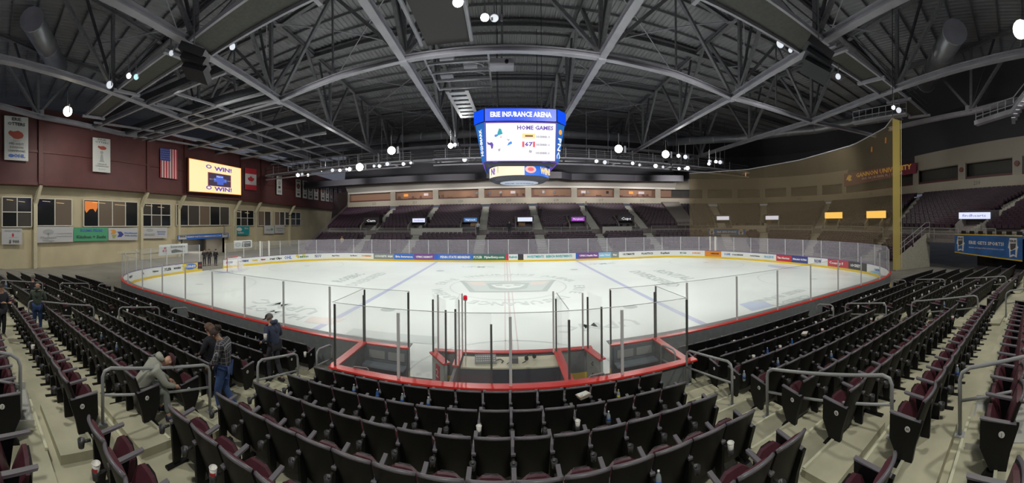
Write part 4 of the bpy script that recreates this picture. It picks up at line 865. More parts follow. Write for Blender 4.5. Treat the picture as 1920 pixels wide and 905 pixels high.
wallbox(-29, YD0, 0, 8.2, SB, SB+.3, beige, 'block_wall', wall); wallbox(YD1, 59, 0, 8.2, SB, SB+.3, beige, 'block_wall', wall)
zd = wl(385, 446, SB).z; wallbox(YD0, YD1, zd, 8.2, SB, SB+.3, beige, 'block_wall', wall)
for px0, px1, py in ((-40, 262, 479), (263, 330, 474), (440, 560, 463)):
    a, b = wl(px0 if px0 > 0 else 3, py, SB), wl(px1, py-8, SB); MB().beam((a.x+.12, wpos(px0, SB), a.z), (b.x+.12, b.y, b.z), .12, .3).build('girt', beige_s, wall)
# zamboni doorway
g = thing('door_1', 'open vehicle doorway with dim passage beyond the ice entrance', 'door', kind='structure')
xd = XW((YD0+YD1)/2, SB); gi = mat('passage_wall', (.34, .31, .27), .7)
MB().box((xd-7, (YD0+YD1)/2, 2.5), (.2, YD1-YD0+2, 5.5)).build('passage_wall', gi, g); MB().box((xd-3.6, YD0-.1, 2.5), (7, .2, 5.2)).build('passage_wall', mat('passage_shade', (.08, .08, .09), .7), g)  # one passage wall coloured darker for the shade of the recess
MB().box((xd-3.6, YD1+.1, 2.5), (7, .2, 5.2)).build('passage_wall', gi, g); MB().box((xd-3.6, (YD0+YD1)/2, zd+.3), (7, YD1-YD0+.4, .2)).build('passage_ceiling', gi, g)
MB().box((xd-4.5, YD1-1.1, 1.4), (.15, .9, 2.8)).build('door_leaf', dark, g); wallbox(YD0-.35, YD0, 0, zd, SB-.3, SB+.3, beige_s, 'jamb', g, 1); wallbox(YD1, YD1+.35, 0, zd, SB-.3, SB+.3, beige_s, 'jamb', g, 1)
wallbox(YD0-1.2, YD1+.9, zd, zd+.55, SB-.45, SB, beige_s, 'lintel', g, 1)
light('AREA', 'passage_lamp', (xd-3.5, (YD0+YD1)/2+1, zd-.1), (xd-3.5, (YD0+YD1)/2+1, 0), 90, (1, .95, .85), 1.5)
# windows
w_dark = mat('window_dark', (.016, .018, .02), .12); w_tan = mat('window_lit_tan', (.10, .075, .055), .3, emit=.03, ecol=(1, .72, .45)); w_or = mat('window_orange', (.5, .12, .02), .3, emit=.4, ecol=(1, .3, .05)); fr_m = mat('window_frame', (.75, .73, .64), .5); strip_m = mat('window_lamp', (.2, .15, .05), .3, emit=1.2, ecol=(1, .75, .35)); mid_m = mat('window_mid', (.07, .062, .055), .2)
WIN = [(3, 58, 370, 425, 'dd', 2, 's'), (68, 133, 373, 423, 'dt', 1, 's'), (155, 256, 377, 424, 'dttd', 1, 'os'), (263, 318, 382, 424, 'ddd', 2, 's'), (329, 428, 386, 422, 'ddtdd', 1, ''), (437, 474, 394, 423, 'ddd', 2, 's'), (482, 506, 396, 423, 'td', 1, ''), (513, 532, 397, 422, 'td', 1, ''), (533, 562, 398, 422, 'ddd', 2, '')]
for n_, (x0, x1, y0, y1, pat, rows_, extra) in enumerate(WIN):
    g = thing('window_%d' % (n_+1), 'window %s of the beige wall with %d panes' % (['at the picture edge', 'left of the green sign', 'with orange glow in its first pane', 'right of the green sign', 'above the blue doorway banner', 'above the teal sign', 'with one lit pane, far end', 'narrow, far end', 'last toward the far corner'][n_], len(pat)*rows_), 'window', kind='structure')
    a0, b0, a1 = wl(x0, y1, SB), wl(x1, y1, SB), wl(x0, y0, SB); zb, zt = (a0.z+wl(x1, y1, SB).z)/2, (a1.z+wl(x1, y0, SB).z)/2
    d = Vector((b0.x-a0.x, b0.y-a0.y, 0)); L_ = d.length; d.normalize(); nn = Vector((d.y, -d.x, 0))      # toward the ice
    base = Vector((a0.x, a0.y, 0))+nn*.16; bar = lambda u, v, z, w: MB().beam(base+d*u+nn*.05+Vector((0, 0, z)), base+d*v+nn*.05+Vector((0, 0, w)), .09, .09, up=nn)
    for z in [zb+(zt-zb)*k/rows_ for k in range(rows_+1)]: bar(0, L_, z, z).build('frame_bar', fr_m, g)
    for k in range(len(pat)+1): bar(L_*k/len(pat), L_*k/len(pat), zb, zt).build('frame_bar', fr_m, g)
    for k, ch in enumerate(pat):
        for j in range(rows_):
            u0, u1 = L_*k/len(pat)+.04, L_*(k+1)/len(pat)-.04; z0, z1 = zb+(zt-zb)*j/rows_+.04, zb+(zt-zb)*(j+1)/rows_-.04
            m_ = w_tan if ch == 't' else (mid_m if (k+j) % 3 == 1 else w_dark)
            MB().add([base+d*u0+nn*.02+Vector((0, 0, z0)), base+d*u1+nn*.02+Vector((0, 0, z0)), base+d*u1+nn*.02+Vector((0, 0, z1)), base+d*u0+nn*.02+Vector((0, 0, z1))], [(3, 2, 1, 0)]).build('pane', m_, g)
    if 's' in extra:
        for k in range(2): p = base+d*L_*(.25+.4*k)+nn*.04; MB().beam(p-d*L_*.1+Vector((0, 0, zt-.25-.14*k)), p+d*L_*.12+Vector((0, 0, zt-.3-.14*k)), .05, .02).build('ceiling_light_glow', strip_m, g)  # glowing strips laid over the panes stand for ceiling lights
    if 'o' in extra: p = base+nn*.045; MB().poly([p+d*u+Vector((0, 0, zt-w)) for u, w in ((.15, .12), (L_*.235, .15), (L_*.235, .8), (L_*.2, 1.3), (L_*.16, .95), (L_*.1, 1.0), (.35, 1.4), (.15, 1.1))]).build('orange_glow', w_or, g)
# flat things on the wall: quad from pixels
def sheet4(name, lab, cat, x0, y0, x1, y1, o, m_, y0r=None, y1r=None, t=.03, group=None, bend=0):
    a, b, c, d = wl(x0, y1, o), wl(x1, y1 if y1r is None else y1r, o), wl(x1, y0 if y0r is None else y0r, o), wl(x0, y0, o)
    g = thing(name, lab, cat, a, 0, group); q = [v-a for v in (a, b, c, d)]; n_ = (q[1]-q[0]).cross(q[3]-q[0]).normalized()
    if n_.x < 0: n_ = -n_
    MB().hexa([q[0], q[1], q[1]+n_*t, q[0]+n_*t, q[3], q[2], q[2]+n_*t, q[3]+n_*t]).build('panel', m_, g)
    def P_(u, v, o2=.012): return q[3].lerp(q[2], u).lerp(q[0].lerp(q[1], u), v)+n_*(t+o2)
    g_r = (q[1]-q[0]); W0 = g_r.length; H0 = (q[3]-q[0]).length
    def T(s, size, u, v, m2, w=.8, bold=.0): return textl(s, size*H0, P_(u, v, .05), g_r if True else 0, q[3]-q[0], m2, g, w*W0, bold)
    def Q(pts, m2, o2=.01, nm='print'): return MB().poly([P_(u, v, o2) for u, v in pts][::-1]).build(nm, m2, g)
    return g, P_, T, Q
def textl(s, size, p, r, up, m_, parent, width, bold=0.):
    me = glyphs(s, size, m_, bold, width=width); o = link('lettering', me, parent); r = Vector(r).normalized(); n = r.cross(Vector(up)).normalized(); u = n.cross(r)
    M = Matrix((r, u, n)).transposed().to_4x4(); M.translation = p; o.matrix_local = M; return o
R_ = lambda u0, v0, u1, v1: [(u0, v0), (u1, v0), (u1, v1), (u0, v1)]
El = lambda cu, cv, ru, rv, n=16: [(cu+ru*math.cos(2*PI*k/n), cv+rv*math.sin(2*PI*k/n)) for k in range(n)]
cloth = mat('banner_white', (.66, .68, .66), .7); c_red = paint((.42, .09, .06)); c_blk = paint((.07, .07, .07)); c_blu = paint((.10, .2, .6)); c_gry = paint((.4, .42, .42)); c_grn = mat('banner_green', (.08, .38, .2), .6); c_wht = paint((.8, .8, .8)); c_teal = paint((.02, .33, .36)); c_org = paint((.7, .32, .06)); c_nv = paint((.05, .07, .3)); c_flr = paint((.55, .03, .05))
og_blob = [(.14, .40), (.22, .33), (.38, .36), (.6, .32), (.8, .38), (.86, .46), (.8, .54), (.6, .58), (.4, .57), (.28, .5), (.2, .47)]
g, P_, T, Q = sheet4('hanging_banner', 'large white division champions banner, leftmost on the brown wall', 'banner', 8, 216, 52, 218, 0, cloth)   # placeholder dims replaced below
for c in list(g.children): bpy.data.objects.remove(c)
bpy.data.objects.remove(g)
def banner(x0, x1, y0, y1, lab, big):
    g, P_, T, Q = sheet4('hanging_banner', lab, 'banner', x0, y0, x1, y1, -.35, cloth, y0r=y0+(4 if x1-x0 > 20 else 2), y1r=y1+(3 if x1-x0 > 20 else 1))
    return g, T, Q
g, T, Q = banner(8, 53, 216, 299, 'large white division champions banner, leftmost on the brown wall', 1)
T('ERIE', .1, .5, .07, c_blk, .38, .01); T('OTTERS', .1, .5, .18, c_blk, .72, .01); Q([(u*.9+.03, .08+v*.75) for u, v in og_blob], c_red); T('2002', .06, .5, .56, c_gry, .3); T('MIDWEST', .07, .5, .63, c_blk, .6); T('DIVISION', .07, .5, .71, c_blk, .55); T('CHAMPIONS', .07, .5, .79, c_blk, .72); Q(El(.28, .9, .12, .04), c_blu); T('OHL', .1, .62, .9, c_blu, .5, .02)
g, T, Q = banner(174, 207, 257, 321, 'tall white trophy banner between the leftmost banner and the striped flag', 1)
T('ERIE', .06, .5, .05, c_blk, .45); T('OTTERS', .07, .5, .13, c_blk, .75); Q([(u*.7+.17, .08+v*.45) for u, v in og_blob], c_red); Q(El(.5, .42, .09, .05), c_gry); Q([(.44, .48), (.56, .48), (.6, .66), (.66, .7), (.34, .7), (.4, .66)], c_gry); T('LEAGUE', .05, .5, .77, c_blk, .5); T('CHAMPIONS', .05, .5, .83, c_blk, .75); T('2002', .06, .5, .92, c_gry, .4)
g, T, Q = banner(519, 529, 328, 364, 'narrow white banner right of the red and white maple leaf flag', 0)
Q(R_(.2, .08, .8, .2), c_gry); Q(El(.5, .4, .25, .12), c_gry); Q(R_(.3, .55, .7, .68), c_blk); Q(R_(.2, .78, .8, .9), c_gry)
SMB = [(555, 564, 336, 369), (568, 576, 338, 371), (578, 587, 341, 373), (589, 597, 343, 374), (602, 609, 345, 376), (611, 617, 347, 377), (619, 624, 350, 378), (627, 632, 352, 379), (635, 640, 354, 380)]
for i, (x0, x1, y0, y1) in enumerate(SMB):
    g, P_, T, Q = sheet4('hanging_banner', 'small white banner with round badge, %s of the far row of nine' % ORD[i], 'banner', x0, y0, x1, y1, -.35, cloth if i < 6 else mat('banner_white_shaded', (.3, .28, .29), .7), y0r=y0+1, y1r=y1+1, group='small banners at the far end')  # last white banners take a darker colour for the less lit end
    Q(R_(.15, .05, .85, .13), c_blk); Q(El(.5, .38, .34, .16), c_blk); Q(El(.5, .38, .18, .08), c_red, .014); Q(R_(.2, .62, .8, .7), c_gry); Q(R_(.25, .78, .75, .9), c_blk)
# flags
g, P_, T, Q = sheet4('flag', 'striped flag with blue star field hanging on the brown wall', 'flag', 301, 277, 333, 332, -.35, mat('flag_white', (.65, .62, .62), .7), y0r=281, y1r=336)
for k in range(0, 13, 2): Q(R_(k/13, 0, (k+1)/13, 1), c_flr, .008, 'stripe')
Q(R_(0, 0, .56, .42), c_nv, .012, 'canton')
for i in range(5):
    for j in range(6): Q(El(.05+.09*j+(.04 if i % 2 else 0), .05+.075*i, .014, .010, 6), c_wht, .016, 'star')
g, P_, T, Q = sheet4('flag', 'red and white flag with maple leaf hanging on the brown wall', 'flag', 460, 314, 481, 355, -.35, mat('flag_white', (.65, .62, .62), .7), y0r=317, y1r=357)
Q(R_(0, 0, 1, .26), c_flr); Q(R_(0, .76, 1, 1), c_flr)
leafp = [(0, -1), (.2, -.6), (.42, -.72), (.36, -.25), (.62, -.5), (.7, -.32), (1, -.36), (.85, -.02), (.98, .1), (.5, .45), (.55, .6), (.06, .52), (.06, 1)]
leafp = leafp+[(-u, v) for u, v in leafp[::-1][:-1]]; Q([(.5+.3*u, .5+.17*v) for u, v in leafp], c_flr, .014, 'maple_leaf')
# big screen
e_scr = mat('screen_cream', (.02,)*3, .4, emit=1.1, ecol=(1, .80, .42)); e_lt = mat('screen_violet', (.01,)*3, .4, emit=1, ecol=(.16, .08, .5)); e_dk = mat('screen_dark', (.02,)*3, .4, emit=.4, ecol=(.12, .08, .16))
g, P_, T, Q = sheet4('video_screen', 'bright yellow video screen on the brown wall reading WIN twice', 'screen', 350, 295, 451, 360, -.6, mat('screen_case', (.05, .02, .015), .5), y0r=315, y1r=367, t=.3)
Q(R_(.015, .02, .985, .98), mat('screen_rim', (.02,)*3, .4, emit=1, ecol=(1, .35, .05)), .01, 'screen_rim'); Q(R_(.025, .035, .975, .965), e_scr, .02, 'screen')
for v in (.2, .85): T('WIN!', .17, .62, v, e_lt, .34, .03); Q(El(.35, v-.03, .05, .06), e_lt, .03, 'emblem'); Q(El(.35, v-.03, .03, .035), e_scr, .035, 'emblem')
Q(R_(.33, .34, .77, .76), mat('screen_red', (.02,)*3, .4, emit=.8, ecol=(.55, .1, .1)), .026, 'inset'); Q(R_(.34, .355, .76, .75), e_dk, .03, 'inset')
e_b2 = mat('screen_blue', (.01,)*3, .4, emit=.9, ecol=(.08, .15, .65))
Q([(.48, .4), (.62, .4), (.62, .5), (.68, .5), (.68, .62), (.62, .62), (.62, .7), (.5, .7), (.5, .62), (.44, .62), (.44, .5), (.48, .5)], e_b2, .036, 'inset'); T('PERIOD', .05, .55, .45, e_white, .12); T('ERIE OTTERS', .04, .42, .55, e_grey, .12); T('SAG SPIRIT', .04, .7, .55, e_grey, .12)
# sign boards
def sign(x0, x1, y0, y1, lab, m_, items=(), o=SB-.35, y0r=None, y1r=None, name='wall_sign'):
    g, P_, T, Q = sheet4(name, lab, 'sign', x0, y0, x1, y1, o, m_, y0r, y1r)
    for it in items:
        if it[0] == 't': T(it[1], it[2], it[3], it[4], it[5], it[6], .006)
        else: Q(it[1], it[2])
sg = mat('sign_white', (.55, .55, .56), .6)
sign(3, 41, 428, 458, 'white sign with dollar amount, leftmost under the windows', sg, [('t', 'GOALS FOR KIDS', .14, .55, .14, c_gry, .8), ('t', '$ 900', .3, .6, .82, c_blk, .5), ('q', El(.55, .42, .05, .12), c_flr), ('q', R_(.35, .55, .8, .58), c_gry)])
sign(64, 137, 425, 455, 'white sign with grey tree, left of the green sign', sg, [('q', El(.35, .33, .14, .18), c_gry), ('q', R_(.33, .4, .37, .7), c_gry), ('t', 'Pleasant', .2, .35, .68, c_gry, .4), ('t', 'Village', .2, .35, .86, c_gry, .3), ('t', 'Community of Presbyterian', .1, .76, .42, c_gry, .4), ('t', 'Homes Northwestern', .1, .76, .6, c_gry, .4)], y1r=453)
sign(138, 202, 426, 452, 'green sign with blue and black hand lettering', c_grn, [('t', 'SAMURAI', .28, .5, .22, c_blu, .65), ('t', 'Kitchen + Sushi', .32, .5, .7, c_blk, .85)], y1r=451)
sign(203, 258, 427, 450, 'white sign with orange and blue arrows, right of the green sign', sg, [('q', [(.06, .15), (.2, .15), (.26, .32), (.2, .5), (.06, .5), (.12, .32)], c_org), ('q', [(.1, .55), (.26, .55), (.2, .85), (.14, .85)], paint((.35, .4, .1))), ('q', [(.28, .3), (.42, .3), (.5, .52), (.42, .74), (.28, .74), (.34, .52)], c_nv), ('t', 'Northwest', .18, .74, .42, c_blu, .45), ('t', 'Orthodontics', .18, .74, .62, c_blu, .45)])
sign(267, 313, 426, 447, 'white sign with small grey tree crest, two right of the green sign', sg, [('q', El(.28, .25, .14, .16), c_gry), ('t', 'BECKERS', .26, .28, .66, c_gry, .4), ('t', 'Insurance', .16, .75, .4, c_blu, .35), ('t', 'Services', .16, .75, .6, c_blu, .3)], y1r=446)
sign(440, 467, 424, 440, 'teal sign with white tree beside the doorway', c_teal, [('q', El(.3, .35, .18, .22), c_wht), ('t', 'Erie', .3, .78, .25, c_wht, .25), ('t', 'adss', .3, .4, .75, c_wht, .4)])
sign(495, 514, 423, 438, 'white sign with green sprig, far right of the beige wall', sg, [('q', El(.75, .45, .12, .15), c_grn), ('t', 'Health', .2, .4, .5, c_gry, .4)]); sign(515, 533, 422, 437, 'white sign with grey print at the right end of the sign row', sg, [('t', 'HEALTH', .2, .5, .4, c_gry, .7), ('t', 'foundation', .16, .5, .65, c_gry, .7)])
sign(332, 428, 441, 450, 'long blue banner over the vehicle doorway', blu, [('t', 'ERIESPORTSCOMMISSION.COM', .5, .5, .5, c_wht, .66), ('q', R_(.02, .12, .16, .88), sg), ('q', R_(.86, .12, .98, .88), sg), ('t', 'ERIE', .3, .09, .3, c_blk, .1), ('t', 'ERIE', .3, .92, .3, c_blk, .08)], o=SB-.7, y0r=436, y1r=445, name='wall_banner')
def gsign(x0, x1, y0, y1, lab, items):     # boards hung on the glass of the far corner
    p0, p1 = rink.at(rink.find(x0), .22)[0], rink.at(rink.find(x1), .22)[0]; e = lambda px, py, p: H+(Vector((p.x-CX, p.y-CY))).length*(PY0+ROLL*math.sin(bear(px))-py)/F
    g = thing('glass_sign', lab, 'sign', p0); d = p1-p0; W0 = d.length; z0, z1 = e(x0, y1, p0), e(x0, y0, p0); n_ = Vector((d.y, -d.x, 0)).normalized()
    MB().add([(0, 0, z0), d+Vector((0, 0, z0)), d+Vector((0, 0, z1)), (0, 0, z1)]+[Vector(v)+n_*.04 for v in ((0, 0, z0), d+Vector((0, 0, z0)), d+Vector((0, 0, z1)), (0, 0, z1))], [(0, 1, 2, 3), (7, 6, 5, 4), (0, 4, 5, 1), (3, 2, 6, 7), (0, 3, 7, 4), (1, 5, 6, 2)]).build('panel', cloth, g)
    Pp = lambda u, v, o=.055: d*u+n_*o+Vector((0, 0, z1+(z0-z1)*v))
    for it in items:
        if it[0] == 't': textl(it[1], it[2]*(z1-z0), Pp(it[3], it[4]), d, (0, 0, 1), it[5], g, it[6]*W0, .006)
        else: MB().poly([Pp(u, v) for u, v in it[1]][::-1]).build('print', it[2], g)
gsign(301, 354, 459, 479, 'white sign with red diamonds and black swoosh on the corner glass', [('t', 'Interstate', .34, .64, .26, c_blk, .5), ('q', [(.19, .2), (.23, .35), (.19, .5), (.15, .35)], c_flr), ('q', [(.14, .45), (.18, .6), (.14, .72), (.1, .6)], c_flr), ('q', [(.24, .45), (.28, .6), (.24, .72), (.2, .6)], c_flr), ('q', [(.4, .6), (.55, .5), (.9, .8), (.42, .85)], c_blk)])
gsign(441, 474, 451, 466, 'white sign with circle emblem and black box on glass by the doorway', [('q', El(.2, .5, .14, .3), c_gry), ('q', El(.2, .5, .11, .24), cloth), ('q', R_(.45, .15, .92, .85), c_blk), ('t', 'Interstate', .2, .68, .3, c_wht, .4), ('q', [(.5, .7), (.6, .5), (.88, .75)], c_gry)])
# rails and a low stage behind the left end
for px0, px1, py0, py1, Z, lab in ((-4, 160, 503, 523, 2.3, 'thin grey guard rail along the ramp by the left wall'), (160, 205, 522, 520, 1.5, 'low grey rail between ramp and the left wall')):
    a, b = at(px0, py0, X=-27), at(px1, py1, X=-25); g = thing('guard_rail', lab, 'guard rail')
    for k in (0, .45): MB().tube([a-Vector((0, 0, k)), b-Vector((0, 0, k))], .03).build('rail_bar', rail_m, g)
    for i in range(5): p = a.lerp(b, i/4); MB().tube([p, (p.x, p.y, max(.0, p.z-1.6))], .025).build('rail_post', rail_m, g)
# ================================================================ FAR AND RIGHT STANDS
KN = [((-24, 12.2), (-33, 41)), ((-15, 14.5), (-17, 39.5)), ((0, 15.2), (0, 38)), ((12, 14.6), (14, 37)), ((19.5, 13), (25, 36)), ((24, 9.5), (36, 33.3)), ((26.6, 5), (45.5, 24.5)), ((27.3, 0), (48.5, 13)), ((27, -4), (46.8, 4)), ((26.3, -7.6), (41.7, -5.9)), ((25.8, -10.6), (37, -14)), ((25.6, -14), (32, -22.6)), ((25.6, -18), (29, -29))]
def cr(pts, t):
    i = max(0, min(len(pts)-2, int(t))); f = t-i; P0, P1, P2, P3 = (pts[max(i-1, 0)], pts[i], pts[i+1], pts[min(i+2, len(pts)-1)])
    return [.5*((2*P1[k])+(-P0[k]+P2[k])*f+(2*P0[k]-5*P1[k]+4*P2[k]-P3[k])*f*f+(-P0[k]+3*P1[k]-3*P2[k]+P3[k])*f**3) for k in (0, 1)]
KI, KO = [k[0] for k in KN], [k[1] for k in KN]; TM = len(KN)-1.001
def ZS(s):
    for a, b in zip(PR, PR[1:]):
        if s <= b[0]: return a[1]+(b[1]-a[1])*(s-a[0])/(b[0]-a[0])
    return PR[-1][1]
PR = [(-.1, .1), (0, .6), (.30, 2.55), (.365, 2.65), (.37, 3.2), (1.0, 7.15), (1.1, 7.2)]
def bw(t, s, z=0.):
    a, b = cr(KI, t), cr(KO, t); return Vector((a[0]+(b[0]-a[0])*s, a[1]+(b[1]-a[1])*s, ZS(s)+z))
def tb(px, s):
    lo, hi = 0., TM; q = bear(px)
    f = lambda t: math.atan2(bw(t, s).x-CX, bw(t, s).y-CY)-q
    for _ in range(40):
        m = (lo+hi)/2
        if f(m) > 0: hi = m
        else: lo = m
    return (lo+hi)/2
TLOW = tb(1690, .05)
terr = mat('far_terrace', (.22, .20, .19), .8, var=.15); fasc = mat('fascia_beige', (.46, .42, .34), .6, var=.05, scale=.4)
far = thing('far_bowl', 'concrete bowl carrying the far and right stands', 'terrace', kind='structure')
def sweep(prof, t0, t1, m_, name, parent, n=60):
    rows = [];
    for i in range(n+1):
        t = t0+(t1-t0)*i/n; rows.append([bw(t, s, 0)*1 if z is None else Vector((*bw(t, s).xy, z)) for s, z in prof])
    return MB().sheet(rows).build(name, m_, parent)
sweep([(-.02, 0), (-.02, .65), (0, .6), (.30, 2.5), (.305, 2.6), (.36, 2.6)], 0, TLOW, terr, 'lower_tier', far)
sweep([(.30, 2.3), (.30, 2.62), (.365, 2.62), (.366, 3.2), (1.0, 7.1), (1.06, 7.1)], 0, TM, terr, 'upper_tier', far)
sweep([(1.0, 7.62), (1.0, 8.78), (1.012, 8.78), (1.012, 7.62), (1.0, 7.62)], 0, TM, fasc, 'fascia', far, 90)
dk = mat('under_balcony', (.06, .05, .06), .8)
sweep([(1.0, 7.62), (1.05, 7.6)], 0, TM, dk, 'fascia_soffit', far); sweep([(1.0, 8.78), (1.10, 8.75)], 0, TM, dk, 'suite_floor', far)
# steps and seats
AP = [722, 805, 908, 1003, 1102, 1190, 1345, 1432, 1545, 1700, 1885]; AT = [tb(p, .65) for p in AP]
vom = [(692, 'o'), (782, 'w'), (881, 'b'), (985, 'w2'), (1086, 'p'), (1177, 'o'), (1357, 'w'), (1447, 'w2'), (1560, 'a'), (1638, 'a'), (1817, 'w3')]
VT = [tb(p, .38) for p, _ in vom]
mb = MB(); seat_mats = [mat('far_seat_maroon', (.042, .018, .036), .5, var=.3, scale=.3), black]
rowsS = [i/9*.275+.006 for i in range(9)]+[.385+.575*i/21 for i in range(22)]
def dens(t, s): a, b = bw(t, s), bw(t+.01, s); return (b-a).length/.01
cnt = 0; TGA, TGB = tb(1322, .15), tb(1402, .15)
for ri, s in enumerate(rowsS):
    t = .02; tmax = TLOW if s < .3 else TM
    while t < tmax:
        st = .60/max(.5, dens(t, s)); ok = all(abs(t-a)*dens(t, s) > .85 for a in AT)
        if s < .3: ok = ok and not (TGA < t < TGB)
        if .37 < s < .56: ok = ok and all(abs(t-a)*dens(t, s) > 1.6 for a in VT)
        if ok and t < tmax-.02:
            p = bw(t, s); q = bw(t+.01, s); d = (q-p); d.z = 0; d.normalize(); nn = Vector((-d.y, d.x, 0)); up = Vector((0, 0, 1))
            # back and seat, facing the ice
            a = p-d*.25; b = p+d*.25
            mb.hexa([a+nn*.05+up*.3, b+nn*.05+up*.3, b+nn*.12+up*.3, a+nn*.12+up*.3, a+nn*.14+up*.80, b+nn*.14+up*.80, b+nn*.2+up*.80, a+nn*.2+up*.80])
            mb.hexa([a-nn*.12+up*.3, b-nn*.12+up*.3, b+nn*.04+up*.32, a+nn*.04+up*.32, a-nn*.16+up*.66, b-nn*.16+up*.66, b-nn*.08+up*.68, a-nn*.08+up*.68]); cnt += 1
        t += st
mb.build('far_stand_seats', seat_mats, kind='stuff', label='rows of maroon seats filling the far and right stands', cat='seats')
# aisles of the bowl
stp = mat('far_steps', (.40, .40, .36), .7, var=.1)
for j, (t, px) in enumerate(zip(AT, AP)):
    g = thing('aisle_steps', 'grey stair aisle of the far stand, %s counted from the left wall' % ORD[j], 'steps', kind='structure')
    for lo, hi, n in ((0, .3, 9), (.37, .99, 24)):
        if lo == 0 and t > TLOW: continue
        for i in range(n):
            s = lo+(hi-lo)*(i+.5)/n; w = .62/dens(t, s); ds = (hi-lo)/n*.5
            a, b, c, d = bw(t-w, s-ds), bw(t+w, s-ds), bw(t+w, s+ds), bw(t-w, s+ds); z = bw(t, s).z+.12
            MB().hexa([Vector((*v.xy, z-.5)) for v in (a, b, c, d)]+[Vector((*v.xy, z)) for v in (a, b, c, d)]).build('step', stp, g)
# railings along the front of the upper tier
for j, (ta, tb_) in enumerate(zip([.02]+AT, AT+[TM])):
    if tb_-ta < .15: continue
    g = thing('guard_rail', 'grey guard rail before the upper tier, %s bay counted from the left wall' % ORD[j], 'guard rail', group='guard rails of the far stand')
    e_ = .08; ta2, tb2 = ta+.8/dens(ta, .31), tb_-.8/dens(tb_, .31); n = max(2, int((tb2-ta2)*dens(ta, .31)/2.2))
    for z in (1.0, .5): MB().tube([bw(ta2+(tb2-ta2)*i/n, .305, z) for i in range(n+1)], .035, 6).build('rail_bar', rail_m, g)
    for i in range(n+1): p = bw(ta2+(tb2-ta2)*i/n, .305); MB().tube([p, p+Vector((0, 0, 1.0))], .035, 6).build('rail_post', rail_m, g)
